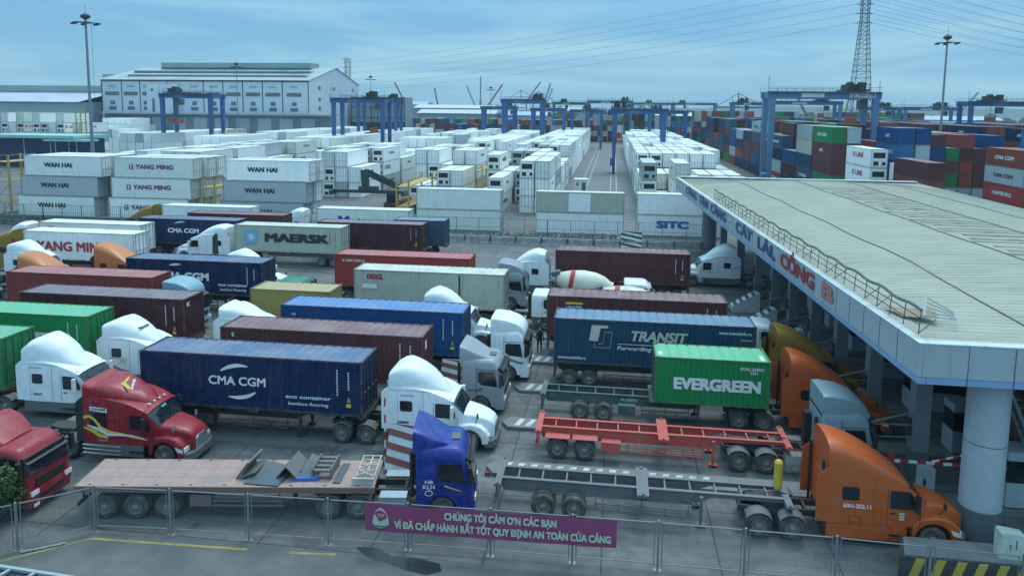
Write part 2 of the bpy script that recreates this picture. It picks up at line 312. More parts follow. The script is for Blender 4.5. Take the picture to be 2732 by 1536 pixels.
def wheel(parent, x, y, side=-1, dual=False, r=.515):
    """side -1: outer face towards -y"""
    o = link('wheel', TYRE_D if dual else TYRE_S, parent, (x, y, r), (0, 0, 0 if side < 0 else PI))
    o.scale = (r/.515,)*3
    link('rim', RIM, o); return o
# ---------------------------------------------------------------- tractors
def sec(x, w_, zb, zs, zc, p=2.6, n=15):
    pts = [(x, -w_, zb), (x, -w_, (zb+zs)/2)]
    for i in range(n):
        t = PI*i/(n-1); c_, s_ = math.cos(t), math.sin(t)
        pts.append((x, -w_*math.copysign(abs(c_)**(2/p), c_), zs+(zc-zs)*abs(s_)**(2/p)))
    pts += [(x, w_, (zb+zs)/2), (x, w_, zb)]
    return pts
def patch(mb, secs, i0, i1, off=(.0, 0, .02)):
    rs = [[(p[0]+off[0], p[1]*1.004+off[1], p[2]+off[2]) for p in s[i0:i1]] for s in secs]
    mb.rings(rs, close=False)
def rpoly(x0, x1, z0, z1, r=.08, cut=0):
    """rounded window outline; cut slants the front edge"""
    P = []
    for cx, cz, a0 in ((x1-r, z1-r, 0), (x0+r, z1-r, 90), (x0+r, z0+r, 180), (x1-r, z0+r, 270)):
        for k in range(4): a = R(a0+k*30); P.append((cx+r*math.cos(a)-(cut if cx == x1-r and cz == z1-r else 0), cz+r*math.sin(a)))
    return P
def paintc(key, c, rough=.42): return mat('truck_paint_'+key, c, rough, dirt=.22, dirtc=(.24, .22, .2), dscale=2.5, coat=.12, vary=0, spec=.35, streak=.1)
TC = dict(white=hexc('dfe6ea'), red=hexc('8e1626'), orange=hexc('b5531f'), orange2=hexc('c0733f'), yellow=hexc('8c6c26'), silver=hexc('8b949c'), blue=hexc('0c2f85'), teal=hexc('7fa6b2'), green=hexc('2f7a62'), grey=hexc('7f98a2'))
def rear_chassis(root, wb, back=0, drives=(-1.25, -2.55), fwd=4.0, tank=True):
    end = drives[-1]-.75
    m = MB()
    for s in (-1, 1): m.box(end, fwd, s*.43-.05, s*.43+.05, .72, .98)
    for x in (end+.05, -2, -.6, .5): m.box(x, x+.12, -.38, .38, .75, .95)
    m.build('chassis', CHASSIS, root)
    m = MB(); dc = (drives[0]+drives[1])/2; m.box(dc-.45, dc+.45, -.45, .45, 1.0, 1.12); m.prism([(dc-1.0, -.25), (dc-.4, -.45), (dc+.45, -.45), (dc+.45, .45), (dc-.4, .45), (dc-1.0, .25)], 1.13, 1.19, 'z'); m.build('fifth_wheel', CHASSIS, root)
    for x in drives:
        for s in (-1, 1):
            wheel(root, x, s*1.22, s, True)
            q = MB(); pr = [(x+.62*math.cos(R(a)), .515+.6*math.sin(R(a))) for a in range(35, 146, 11)]; pr2 = [(x+.59*math.cos(R(a)), .515+.57*math.sin(R(a))) for a in range(145, 34, -11)]
            q.prism(pr+pr2, min(s*.6, s*1.24), max(s*.6, s*1.24)); q.build('mudguard', GRAYP, root)
    if tank:
        for s in (-1, 1):
            q = MB(); q.lathe([(.0, 0), (.27, 0), (.3, .03), (.3, .77), (.27, .8), (0, .8)], (-.75 if back < 0 else 1.0, s*.92, .68), 'x', 20); q.build('fuel_tank', CHROME, root, smooth=40)
def conv(x, yn, rz=0, c='white', label='', skirt='grey', stretch=1.0, peak=1.0, visor=True, cabwin=True, group=None, fairing=True, drives=(-1.25, -2.55), hoodstack=False):
    """bonneted tractor; x is the back of the cab in the world, yn the near side"""
    root = empty('semi_truck', (x, yn+1.24, 0), rz, label, 'truck', group); P = paintc(c, TC[c]); K = stretch
    x3 = 3.1*K; boxy = skirt == 'body' or c in ('orange', 'orange2', 'yellow')
    ws = [(x3, 1.13, .95, 2.56, 2.68), (x3+.25, 1.1, .95, 2.3, 2.43), (x3+.5, 1.04, .95, 2.02, 2.14), (x3+.68, .98, .95, 1.82, 1.93)]
    wss = [sec(a, w_, b, s_, t_, 4) for a, w_, b, s_, t_ in ws]
    if boxy:     # one slanting roof, highest at the very back
        st = [(0, 1.22, .95, 3.56, 4.24*peak), (.35, 1.22, .95, 3.52, 4.22*peak), (.8*K, 1.22, .95, 3.4, 4.1*peak), (1.3*K, 1.22, .95, 3.24, 3.9*peak), (1.8*K, 1.21, .95, 3.08, 3.63*peak), (2.3*K, 1.2, .95, 2.92, 3.29*peak), (2.7*K, 1.18, .95, 2.76, 3.01), (2.95*K, 1.16, .95, 2.66, 2.83), (x3, 1.14, .95, 2.57, 2.69)]
        MB().rings([sec(a, w_, b, s_, t_, 3.1) for a, w_, b, s_, t_ in st]).rings(wss).build('cab', P, root, smooth=32)
    else:
        st = [(0, 1.22, .95, 3.12, 3.2), (1.3*K, 1.22, .95, 3.12, 3.2), (1.9*K, 1.21, .95, 3.02, 3.1), (2.4*K, 1.2, .95, 2.88, 2.97), (2.8*K, 1.18, .95, 2.72, 2.82), (x3, 1.15, .95, 2.57, 2.68)]
        MB().rings([sec(a, w_, b, s_, t_, 6) for a, w_, b, s_, t_ in st]).rings(wss).build('cab', P, root, smooth=32)
        dm = [(-.02, 1.215, 3.1, 3.5, 3.9, 5), (.35, 1.21, 3.1, 3.5, 4.02*peak, 4.6), (.7*K, 1.18, 3.1, 3.4, 4.14*peak, 3.6), (1.1*K, 1.12, 3.08, 3.3, 4.1*peak, 2.8), (1.55*K, 1.03, 3.04, 3.2, 3.93*peak, 2.5), (2.0*K, .9, 2.96, 3.08, 3.66*peak, 2.3), (2.4*K, .74, 2.85, 2.94, 3.34, 2.2), (2.75*K, .54, 2.74, 2.8, 3.03, 2.2), (3.02*K, .34, 2.62, 2.66, 2.79, 2.2)]
        MB().rings([sec(*a[:5], a[5]) for a in dm]).build('roof_fairing', P, root, smooth=28)
        q = MB()
        for s in (-1, 1): q.box(.02, x3-.9, s*1.222-.004, s*1.222+.004, 3.02, 3.035)
        q.build('panel_gap', GRAYP, root)
    q = MB()
    for s in (-1, 1):
        for xx in (.42, 1.75*K): q.box(xx, xx+.012, s*1.2215-.004, s*1.2215+.004, .98, 3.0)
    q.build('panel_joint', GRAYP, root)
    g = MB(); patch(g, [wss[0], wss[1], wss[2], wss[3]], 3, 16, (.012, 0, .012)); g.build('windshield', GLASS, root)
    q = MB(); q.bar((x3+.66, -.1, 2.0), (x3+.36, -.75, 2.35), .025).bar((x3+.66, .1, 2.0), (x3+.36, .55, 2.38), .025); q.build('wiper', BLACK, root)
    if visor:
        v = MB(); v.rings([[(a, y*1.0, z) for y, z in zip([-1.15, -.8, 0, .8, 1.15], [zz, zz+.07, zz+.11, zz+.07, zz])]+[(a, y, z-.05) for y, z in zip([1.15, .8, 0, -.8, -1.15], [zz, zz+.07, zz+.11, zz+.07, zz])] for a, zz in ((x3-.12, 2.66), (x3+.22, 2.56))]); v.build('sun_visor', P if c != 'orange' else BLACK, root, smooth=30)
    # hood with nose, grille, lamps
    hl = x3+.55
    hs = [(hl, .98, .75, 1.72, 1.98), (hl+.3, .9, .7, 1.7, 1.93), (hl+.8, .8, .65, 1.6, 1.82), (hl+1.2, .72, .6, 1.48, 1.68), (hl+1.5, .62, .6, 1.32, 1.52), (hl+1.66, .52, .62, 1.1, 1.3)]
    MB().rings([sec(a, w_, b, s_, t_, 3.2) for a, w_, b, s_, t_ in hs]).build('hood', P, root, smooth=38)
    q = MB(); q.prism([(-.5, .62), (.5, .62), (.46, 1.18), (.3, 1.3), (-.3, 1.3), (-.46, 1.18)], hl+1.6, hl+1.72, 'x'); q.build('grille', CHROME if c == 'red' else GRAYP, root)
    fx = x3+.98
    for s in (-1, 1):
        q = MB(); o = []
        for a in range(-8, 189, 14):
            o.append((fx+.66*math.cos(R(a)), .52+.64*math.sin(R(a))))
        outer = [(fx-.82, .52), (fx-.78, 1.05), (fx-.5, 1.38), (fx+.1, 1.46), (fx+.6, 1.36), (fx+.95, 1.05), (fx+1.02, .62), (fx+.98, .45)]
        q.prism(outer+o, min(s*.62, s*1.2), max(s*.62, s*1.2)); fo = q.build('fender', P, root)
        bv = fo.modifiers.new('bevel', 'BEVEL'); bv.width = .09; bv.segments = 3; bv.limit_method = 'ANGLE'; bv.angle_limit = R(50); fo.data.polygons.foreach_set('use_smooth', [True]*len(fo.data.polygons)); fo.data.set_sharp_from_angle(angle=R(40))
        q = MB(); q.prism([(fx+.6, 1.0), (fx+.95, .9), (fx+1.0, .72), (fx+.7, .78)], s*1.203-.008 if s > 0 else -1.215, s*1.215 if s > 0 else -1.203+.008); q.box(fx+.9, fx+1.035, min(s*.7, s*1.12), max(s*.7, s*1.12), .7, .93); q.build('headlight', LAMP, root)
        wheel(root, fx, s*1.2, s)
        q = MB(); sx = .0; y0, y1 = (s*1.16, s*1.235) if s > 0 else (s*1.235, s*1.16); q.box(.02, x3-.05, y0, y1, .38, .93); q.box(x3-.9, x3-.1, *( (s*1.235, s*1.26) if s > 0 else (s*1.26, s*1.235)), .5, .56); q.build('side_skirt', P if skirt == 'body' else GRAYP, root)
        ya, yb = (s*1.222, s*1.232) if s > 0 else (s*1.232, s*1.222)
        q = MB(); q.prism(rpoly(.55, 1.2*K, 1.95, 2.5, .1), ya, yb); q.build('sleeper_window', GLASS, root)
        ya, yb = (s*1.175, s*1.205) if s > 0 else (s*1.205, s*1.175)
        q = MB(); q.prism([(x3-.72, 1.72), (x3+.28, 1.72), (x3+.3, 1.95), (x3+.02, 2.42), (x3-.66, 2.46), (x3-.74, 2.38)], ya, yb); dw = q.build('door_window', GLASS, root)
        q = MB(); 
        for xx in (x3-.82, x3+.42): q.box(xx-.008, xx+.008, ya-.004, yb+.004, 1.0, 1.72)
        q.box(x3-.82, x3-.8, ya-.004, yb+.004, 1.7, 2.5); q.box(x3-.7, x3-.5, ya-.012, yb+.012, 1.5, 1.55); q.build('door_trim', BLACK, root)
        q = MB(); q.box(x3-.72, x3-.02, min(s*1.2, s*1.3), max(s*1.2, s*1.3), .62, .68); q.build('step', BLACK, root); q = MB(); mx, my = x3+.2, s*1.5; q.box(mx-.08, mx+.06, my-.09, my+.09, 1.75, 2.45); q.bar((x3+.05, s*1.17, 2.3), (mx, my, 2.35), .03); q.bar((x3+.05, s*1.17, 1.85), (mx, my, 1.85), .03); q.build('mirror', BLACK if c != 'white' else WHITEP, root)
        q = MB(); q.bar((fx+.3, s*.85, 1.42), (fx+.42, s*.98, 1.78), .025); q.box(fx+.38, fx+.46, s*.98-.07, s*.98+.07, 1.72, 1.95); q.build('hood_mirror', CHROME if c == 'red' else BLACK, root)
        if fairing:
            q = MB(); q.prism([(-.42, .98), (0, .98), (0, 3.25), (-.2, 3.1), (-.42, 2.9)], *((s*1.19, s*1.215) if s > 0 else (s*1.215, s*1.19))); q.build('side_fairing', P if skirt == 'body' or c in ('white',) else BLACK, root)
    q = MB(); q.prism([(-1.18, hl+1.25), (-1.1, hl+1.62), (-.7, hl+1.8), (.7, hl+1.8), (1.1, hl+1.62), (1.18, hl+1.25), (1.0, hl+1.2), (-1.0, hl+1.2)], .3, .64, 'z')
    q.v = [(b, a, z) for a, b, z in q.v]; q.build('bumper', GRAYP, root)
    q = MB(); q.prism([(.45, 3.45), (.5, 3.45), (.5, 3.5), (.45, 3.5)], -.01, .01); 
    rear_chassis(root, 0, -1 if not fairing else 1, drives=drives, fwd=fx+.7)
    q = MB(); q.box(-.03, 0, -1.0, 1.0, 1.05, 2.6); q.build('rear_panel', P, root)
    for s in (-1, 1): MB().tube([(-.14, s*.95, .7), (-.14, s*.95, 3.4)], .06, 8).build('exhaust_stack', CHROME if c in ('white', 'red') else BLACK, root)
    return root
def cabover(x, yn, rz=0, c='silver', label='', roof='high', lower=None, group=None, wb=None, hatch=True):
    root = empty('semi_truck', (x, yn+1.25, 0), rz, label, 'truck', group); P = paintc(c, TC[c])
    def ring(z, x0, x1, w_, r):
        P_ = []
        for cx, cy, a0 in ((x1-r, w_-r, 0), (x0+.1, w_-.1, 90), (x0+.1, -w_+.1, 180), (x1-r, -w_+r, 270)):
            rr = r if cx == x1-r else .1
            for k in range(5): a = R(a0+k*22.5); P_.append((cx+rr*math.cos(a), cy+rr*math.sin(a), z))
        return P_
    hz = {'low': 2.85, 'high': 3.15}.get(roof, 3.3)
    prof = [(1.12, 0, 2.4, 1.24, .22), (1.7, 0, 2.42, 1.25, .24), (1.85, 0, 2.41, 1.25, .26), (2.5, 0, 2.26, 1.23, .26), (hz-.45, 0, 2.14, 1.22, .28), (hz-.2, 0, 2.0, 1.2, .3), (hz-.06, .03, 1.85, 1.15, .3), (hz, .1, 1.7, 1.05, .3)]
    MB().rings([ring(*a) for a in prof]).build('cab', P, root, smooth=38)
    g = MB(); rr = [ring(1.72, 0, 2.43, 1.26, .24), ring(2.5, 0, 2.275, 1.24, .26), ring(min(2.72, hz-.35), 0, 2.23, 1.23, .27)]
    rr = [[p for p in r_[16:20]]+[p for p in r_[0:4]] for r_ in rr]; g.rings([[(p[0]+.012, p[1], p[2]) for p in r_] for r_ in rr], close=False); g.build('windshield', GLASS, root)
    q = MB(); q.rings([ring(z, 0 if z > .9 else 1.95, x1, 1.25, .25) for z, x1 in ((.36, 2.42), (1.02, 2.5))] if False else [ring(.34, 1.9, 2.44, 1.22, .2), ring(.8, 1.9, 2.5, 1.25, .2), ring(1.1, 1.9, 2.46, 1.25, .2)]); q.build('bumper', P if lower is None else lower, root, smooth=38)
    q = MB(); q.box(2.43, 2.475, -.8, .8, 1.18, 1.5); q.box(2.45, 2.515, -.7, .7, .62, .8); q.build('grille', BLACK, root)
    q = MB(); zz = hz-.42; q.prism([(2.14, zz-.12), (2.4, zz-.2), (2.42, zz-.17), (2.1, zz+.02)], -1.15, 1.15); q.build('sun_visor', BLACK, root)
    for s in (-1, 1):
        q = MB(); q.box(2.36, 2.515, min(s*.75, s*1.15), max(s*.75, s*1.15), .86, 1.05); q.build('headlight', LAMP, root)
        q = MB(); o = [(1.1+.62*math.cos(R(a)), .5+.62*math.sin(R(a))) for a in range(0, 181, 15)]
        q.prism([(1.95, .45), (1.95, 1.14), (.0, 1.14), (.0, .8), (.35, .45)]+[p for p in reversed(o)], min(s*.75, s*1.235), max(s*.75, s*1.235)); q.build('wheel_arch', P if lower is None else lower, root)
        wheel(root, 1.1, s*1.22, s)
        ya, yb = (s*1.243, s*1.262) if s > 0 else (s*1.262, s*1.243)
        q = MB(); q.prism([(.95, 1.9), (1.15, 1.74), (2.05, 1.66), (2.02, 1.9), (1.9, 2.5), (1.05, 2.5), (.95, 2.4)], ya, yb); q.build('door_window', GLASS, root)
        q = MB(); q.box(.85, .87, ya, yb, 1.14, hz-.4); q.box(.87, 2.0, ya, yb, 2.6, 2.62); q.box(1.0, 1.2, ya-.015, yb+.015, 1.5, 1.55); q.build('door_trim', BLACK, root)
        q = MB(); q.box(2.2, 2.36, s*1.5-.1, s*1.5+.1, 1.75, 2.5); q.bar((2.1, s*1.2, 2.6), (2.28, s*1.5, 2.5), .04); q.bar((2.15, s*1.2, 1.8), (2.28, s*1.5, 1.8), .04); q.build('mirror', BLACK, root)
    if roof == 'high':
        d = MB(); S = [(-.12, 1.18, 2.9, 3.7, 3.92), (.1, 1.18, 2.9, 3.62, 3.86), (.5, 1.14, 2.9, 3.4, 3.68), (.9, 1.02, 2.95, 3.22, 3.46), (1.25, .88, 2.95, 3.12, 3.28), (1.5, .7, 2.95, 3.05, 3.17)]
        d.rings([sec(*a, p=4.5) for a in S], c0=False); d.build('roof_deflector', P, root, smooth=38)
    elif roof == 'sleek':
        d = MB(); S = [(0, 1.17, 3.0, 3.9, 4.05), (.3, 1.18, 3.0, 3.9, 4.1), (1.0, 1.17, 3.0, 3.8, 4.03), (1.6, 1.12, 3.0, 3.62, 3.84), (2.0, 1.02, 3.0, 3.35, 3.55), (2.16, .95, 2.98, 3.1, 3.22)]
        d.rings([sec(*a, p=4) for a in S]); d.build('roof_deflector', P, root, smooth=38)
    if hatch and roof == 'high':
        MB().box(1.35, 1.8, -.3, .3, hz-.02, hz+.05).build('roof_hatch', GRAYP, root)
    rear_chassis(root, 0, drives=(-2.4, -3.7), fwd=2.0, tank=False)
    for s in (-1, 1):
        q = MB(); q.box(-1.55, -.4, min(s*.62, s*1.18), max(s*.62, s*1.18), .45, 1.0); q.box(-1.3, -1.26, min(s*.61, s*1.19), max(s*.61, s*1.19), .44, 1.01); q.box(-.7, -.66, min(s*.61, s*1.19), max(s*.61, s*1.19), .44, 1.01); q.build('fuel_tank', CHROME, root)
    q = MB(); q.tube([(-.2, -.9, .9), (-.2, -.9, 2.9)], .09, 8); q.build('air_intake', BLACK, root); MB().box(-.35, -.06, .5, .95, .9, 2.5).build('silencer', BLACK, root)
    return root
# ---------------------------------------------------------------- trailers
def skeletal(x, yn, c=(.05, .055, .06), label='', Ln=12.25, rz=0, axles=(1.15, 2.45), box=False, guard=True, key='dark', deck=1.4, flip=False, fender=False, group=None):
    root = empty('container_trailer', (x, yn, 0), rz, label, 'trailer', group)
    P = mat('trailer_paint_'+key, c, .55, dirt=.55, dirtc=(.2, .19, .17), dscale=1.4)
    f = MB(); cy = 1.22; b0 = .62 if not flip else .62
    for y in (cy-.5, cy+.5):
        f.box(.1, Ln-.1, y-.09, y+.09, deck-.05, deck-.015)
        f.prism([(.1, deck-.051), (Ln-.1, deck-.051), (Ln-.1, deck-.2), (Ln-3.1, deck-.24), (Ln-3.9, deck-.55), (.3, deck-.55)], y-.02, y+.02)
        f.box(.3, Ln-3.9, y-.09, y+.09, deck-.58, deck-.551)
    for k in range(11): xx = .9+k*(Ln-1.8)/10; f.box(xx, xx+.07, cy-.48, cy+.48, deck-.2, deck-.06)
    f.build('chassis_frame', P, root)
    for xx, wd in ((0, .28), (6.0, .5), (Ln-.28, .28)):
        q = MB(); q.prism([(0, deck-.1), (0, deck), (W, deck), (W, deck-.1), (cy+.7, deck-.26), (cy-.7, deck-.26)], xx, xx+wd, 'x')
        for y in (.08, W-.08): q.box(xx+wd/2-.06, xx+wd/2+.06, y-.06, y+.06, deck, deck+.06)
        q.build('bolster', P, root)
    q = MB(); q.box(.0, .12, .1, W-.1, .5, .62); q.box(.02, .1, .4, .5, .5, deck-.2); q.box(.02, .1, W-.5, W-.4, .5, deck-.2); q.build('rear_bumper', P, root)
    q = MB()
    for xx in (.25, .75, 1.9): q.box(-.003, .02, xx, xx+.22, .66, .8)
    q.build('tail_lamp', RED, root)
    q = MB(); q.tube([(Ln-1.2, cy-.3, deck+.02), (Ln-.6, cy-.2, deck+.12), (Ln+.1, cy-.1, deck-.05)], .025, 5).tube([(2.6, cy+.2, deck-.1), (5.5, cy+.3, deck-.16), (8.5, cy+.2, deck-.1)], .02, 4); q.build('air_hose', BLACK, root)
    for ax_ in axles:
        wheel(root, ax_, .03, -1, True); wheel(root, ax_, W-.03, 1, True)
        if fender:
            for y in (-.02, W-.6): MB().box(ax_-.62, ax_+.62, y, y+.62, 1.08, 1.12).build('mudguard', P, root)
    q = MB(); am = sum(axles)/len(axles)
    for y in (cy-.45, cy+.45): q.prism([(am-1.3, .86), (am-.7, .62), (am, .78), (am+.7, .62), (am+1.3, .86)], y-.05, y+.05)
    for ax_ in axles: q.tube([(ax_, .2, .515), (ax_, W-.2, .515)], .07, 8)
    q.build('suspension', CHASSIS, root)
    lx = Ln-3.6
    for y in (.45, W-.45):
        q = MB(); q.box(lx-.07, lx+.07, y-.07, y+.07, .35, deck-.1); q.box(lx-.2, lx+.2, y-.12, y+.12, .08, .13); q.box(lx-.05, lx+.05, y-.05, y+.05, .1, .4); q.bar((lx, y, .9), (lx-.9, y+(.25 if y < 1 else -.25), deck-.3), .05); q.build('landing_leg', P, root)
    if guard:
        for y in (.12, W-.12):
            q = MB(); x0, x1 = max(axles)+.85+(1.2 if box else 0), lx-.5
            for z in (.55, .8): q.box(x0, x1, y-.02, y+.02, z, z+.06)
            for k in range(5): xx = x0+.02+k*(x1-x0-.1)/4; q.box(xx, xx+.05, y-.025, y+.025, .53, deck-.3 if k % 2 == 0 else .86)
            q.build('side_guard', P, root)
    if box:
        MB().box(max(axles)+.8, max(axles)+1.75, .1, .6, .5, 1.0).build('tool_box', P, root)
    return root
# ================================================================ QUEUE OF TRUCKS
QG = 'trucks queuing in the yard'; ROWG = 'containers on truck trailers'
INKW = mat('white_lettering', (.72, .75, .76), .6, dirt=.2); INKK = mat('black_lettering', (.03, .04, .045), .6); INKR = mat('red_lettering', (.4, .03, .05), .6)
INKY = mat('yellow_lettering', (.65, .5, .08), .6); INKB = mat('blue_lettering', (.03, .1, .4), .5); INKS = mat('sand_lettering', (.5, .52, .42), .6, dirt=.3)
NAVYB = mat('sign_navy', (.02, .06, .22), .45); MAGR = mat('sign_red', (.33, .03, .045), .5)
def ctxt(c_, s, x, z, h, ink=INKW, **kw): return text(s, h, ink, c_, (x, -.022, z), **kw)
def codes(c_, Lc, H, ink=INKW, s=''):
    """small upright code rows and plates near the ends of the long side"""
    for x, hh, z in ((Lc-1.35, 1.3, H-.45), (Lc-.75, .9, H-.55), (Lc-.75, .25, H-1.9)):
        q = MB()
        zz = z
        while zz > z-hh: q.box(x, x+.07, -.02, -.012, zz-.09, zz); zz -= .14
        q.build('code_marking', ink, c_)
    q = MB(); q.prism([(Lc-.82, .78), (Lc-.6, .78), (Lc-.71, .98)], -.02, -.012); q.box(Lc-.85, Lc-.6, -.02, -.012, .5, .68); q.build('hazard_sticker', INKY, c_)
def swoosh(c_, cx, cz, r, a0, a1, w0, ink=INKW):
    P1, P2 = [], []; n = 14
    for i in range(n+1):
        t = i/n; a = R(a0+(a1-a0)*t); wd = w0*math.sin(PI*(.06+.9*t))**.7
        P1.append((cx+r*1.25*math.cos(a), cz+r*math.sin(a))); P2.append((cx+(r-wd)*1.25*math.cos(a), cz+(r-wd)*math.sin(a)))
    q = MB(); q.prism(P1+P2[::-1], -.024, -.012); q.build('emblem', ink, c_)
def cma(c_, cx, z, k=1, eco=True):
    ctxt(c_, 'CMA CGM', cx, z, .46*k, bold=.02, width=3.15*k)
    swoosh(c_, cx+.05, z+.0, .95*k, 145, 62, .2*k); swoosh(c_, cx+.05, z, .95*k, -35, -118, .2*k)
    if eco: ctxt(c_, 'eco container', cx+3.85, z-.62, .2, bold=.015, width=2.45); ctxt(c_, 'bamboo flooring', cx+3.85, z-.98, .17, bold=.012, width=2.15)
HC, ST, D = 2.9, 2.59, 1.45
TR = (.04, .042, .045)
# --- row one: flatbed, grey skeleton
def rotpt(x, y, a, ox, oy): return ox+x*math.cos(a)-y*math.sin(a), oy+x*math.sin(a)+y*math.cos(a)
fa = R(8.3); FO = (-21.75, 26.2)
fb = empty('flatbed_trailer', (*FO, 0), fa, 'rusty flatbed trailer with scrap metal on its bare deck', 'trailer')
DECK = mat('rusty_pink_deck', (.36, .24, .21), .75, dirt=.85, dirtc=(.2, .2, .2), dscale=1.3, streak=.0, bump=.5, bscale=5)
MB().box(0, 12.4, .05, 2.45, 1.36, 1.45).build('deck', DECK, fb)
q = MB()
for y in (.0, 2.4): q.box(-.05, 12.45, y, y+.05, 1.2, 1.451)
q.box(-.05, 0, .05, 2.4, 1.2, 1.451); q.build('deck_edge', mat('rust_brown', (.2, .12, .1), .8, dirt=.5), fb)
q = MB()
for k in range(9):
    for y in (.14, 2.3): q.box(.45+k*1.4, .6+k*1.4, y, y+.07, 1.452, 1.456)
q.build('lashing_slot', BLACK, fb)
q = MB()
for i in range(1, 12): q.box(i*1.04, i*1.04+.012, .1, 2.4, 1.4505, 1.4525)
q.box(.1, 12.3, .8, .812, 1.4505, 1.4525); q.box(.1, 12.3, 1.62, 1.632, 1.4505, 1.4525); q.build('deck_seam', mat('seam', (.1, .09, .085), .9), fb)
q = MB()
for y in (.8, 1.65): q.box(.2, 12.2, y-.06, y+.06, .95, 1.2)
q.build('chassis_frame', CHASSIS, fb)
for x in (1.15, 2.45, 3.75): wheel(fb, x, .02, -1, True); wheel(fb, x, 2.43, 1, True)
q = MB(); q.box(4.7, 5.6, .1, .6, .55, 1.05); q.build('tool_box', mat('dull_pink_box', (.19, .13, .125), .7, dirt=.4), fb)
q = MB()
for z in (.55, .75, .95): q.box(5.65, 8.6, .1, .15, z, z+.07)
for x in (5.7, 7.0, 8.4): q.box(x, x+.06, .15, .2, .5, 1.2)
q.build('side_guard', GRAYP, fb)
for y in (.5, 1.9): MB().box(8.9, 9.05, y, y+.14, .2, 1.2).build('landing_leg', CHASSIS, fb)
q = MB(); q.box(0, .1, .1, 2.4, .55, .68); q.box(.02, .08, .5, .6, .6, 1.2); q.box(.02, .08, 1.85, 1.95, .6, 1.2); q.build('rear_bumper', CHASSIS, fb)
# scrap lying on the deck
SCR = mat('scrap_grey', (.14, .145, .14), .6, dirt=.5, dirtc=(.16, .13, .1)); SCB = mat('scrap_blue', (.03, .12, .42), .5, dirt=.3); SCD = mat('scrap_slate', (.07, .1, .12), .55, dirt=.4)
def on_deck(lx, ly, lz=1.46): x, y = rotpt(lx, ly, fa, *FO); return (x, y, lz)
def scrap(build, m, lx, ly, label, rz=0, nm='scrap_metal'):
    q = MB(); build(q); return q.build(nm, m, loc=on_deck(lx, ly), rot=fa+rz, label=label, cat='scrap metal')
scrap(lambda q: (q.prism([(0, 0), (.55, .75), (.62, .72), (.3, .15), (.85, .35), (.88, .3), (.25, 0)], 0, 1.3), q.box(.1, .5, .2, 1.0, .12, .16)), SCR, 6.4, .7, 'crumpled grey angle plate standing at the rear end of the scrap', R(-8))
scrap(lambda q: q.rings([[(0, 0, .02), (1.5, -.1, .02), (1.75, 1.3, .16), (.35, 1.5, .3)], [(0, 0, .05), (1.5, -.1, .05), (1.75, 1.3, .19), (.35, 1.5, .33)]]), SCD, 6.9, .25, 'flat dark slate sheet lying beside the folded plates', R(-4))
scrap(lambda q: (q.prism([(0, 0), (.55, .62), (1.15, 0), (1.09, 0), (.55, .56), (.06, 0)], 0, 1.5),), SCR, 8.05, .6, 'grey metal plate folded into a tent shape', R(-5))
scrap(lambda q: q.rings([[(0, 0, 0), (.8, 0, .02), (.95, 1.2, .2), (.35, 1.3, .45)], [(0, 0, .04), (.8, 0, .06), (.95, 1.2, .24), (.35, 1.3, .49)]]), SCD, 9.05, .75, 'bent slate blue panel leaning beside the tent shaped plate', R(3))
scrap(lambda q: (q.box(0, 1.05, 0, .22, 0, .12),), SCB, 8.9, .5, 'bright blue metal lid lying on the deck edge side', R(2))
scrap(lambda q: (q.prism([(0, 0), (.3, .05), (.28, .22), (.1, .2)], 0, .18),), SCB, 8.85, 1.0, 'small bright blue scrap bag between the bent plates', 0)
def steps(q):
    q.box(0, .06, 0, 1.4, .1, .5); q.box(.8, .86, 0, 1.4, .1, .5)
    for k in range(4): q.box(.06, .8, .05+k*.38, .22+k*.38, .34, .4)
    for k in range(2): q.box(0, .86, .1+k*1.1, .18+k*1.1, 0, .1)
scrap(steps, SCR, 9.65, .65, 'grey step frame with four treads lying flat', R(-3), 'step_frame')
scrap(lambda q: q.box(0, .32, 0, 1.7, 0, .05), SCD, 10.6, .35, 'narrow slate strip lying beside the step frame', R(-3))
def rackf(q):
    q.box(0, .9, 0, .08, 0, .3)
    for x in (.08, .5, .85): q.bar((x, .05, .1), (x, 2.0, .32), .05)
    for y in (.1, .5, .9, 1.3, 1.7, 2.0): q.bar((.05, y, .14+y*.09), (.9, y+.02, .14+y*.09), .045)
    for a, b in (((.1, .3), (.8, .8)), ((.8, .3), (.1, .8)), ((.1, 1.0), (.8, 1.5))): q.bar((a[0], a[1], .25), (b[0], b[1], .3), .04)
scrap(rackf, mat('cream_frame', (.5, .47, .42), .6, dirt=.5), 11.45, .2, 'cream tubular rack frame at the front end of the flatbed', R(-2), 'rack_frame')
bx, by = rotpt(14.15, 0, fa, *FO)
cb = cabover(bx, by, fa, 'blue', 'bright blue cabover truck with tall roof deflector pulling the flatbed'); cb.location = (bx-1.25*math.sin(fa), by+1.25*math.cos(fa), 0)
for z, s_, h_ in ((1.72, 'HB', .15), (1.5, 'KLH', .17)): text(s_, h_, INKW, cb, (.55, -1.268, z), bold=.02, width=.34 if s_ == 'HB' else .5)
q = MB(); n = 18
q.prism([(.55+.17*math.cos(2*PI*i/n), 1.24+.13*math.sin(2*PI*i/n)) for i in range(n)], -1.272, -1.266); q.build('emblem', INKW, cb)
q = MB(); q.prism([(.55+.13*math.cos(2*PI*i/n), 1.24+.09*math.sin(2*PI*i/n)) for i in range(n)], -1.276, -1.2725); q.build('emblem', paintc('blue', TC['blue']), cb)
q = MB(); q.prism([(1.2, 1.6), (1.95, 1.32), (1.85, 1.33), (1.2, 1.53)], -1.27, -1.264); q.build('door_stripe', INKY, cb)
skeletal(-4.6, 29.2, (.115, .135, .145), 'empty grey container chassis behind the big orange truck', key='slate', axles=(2.1, 3.4))
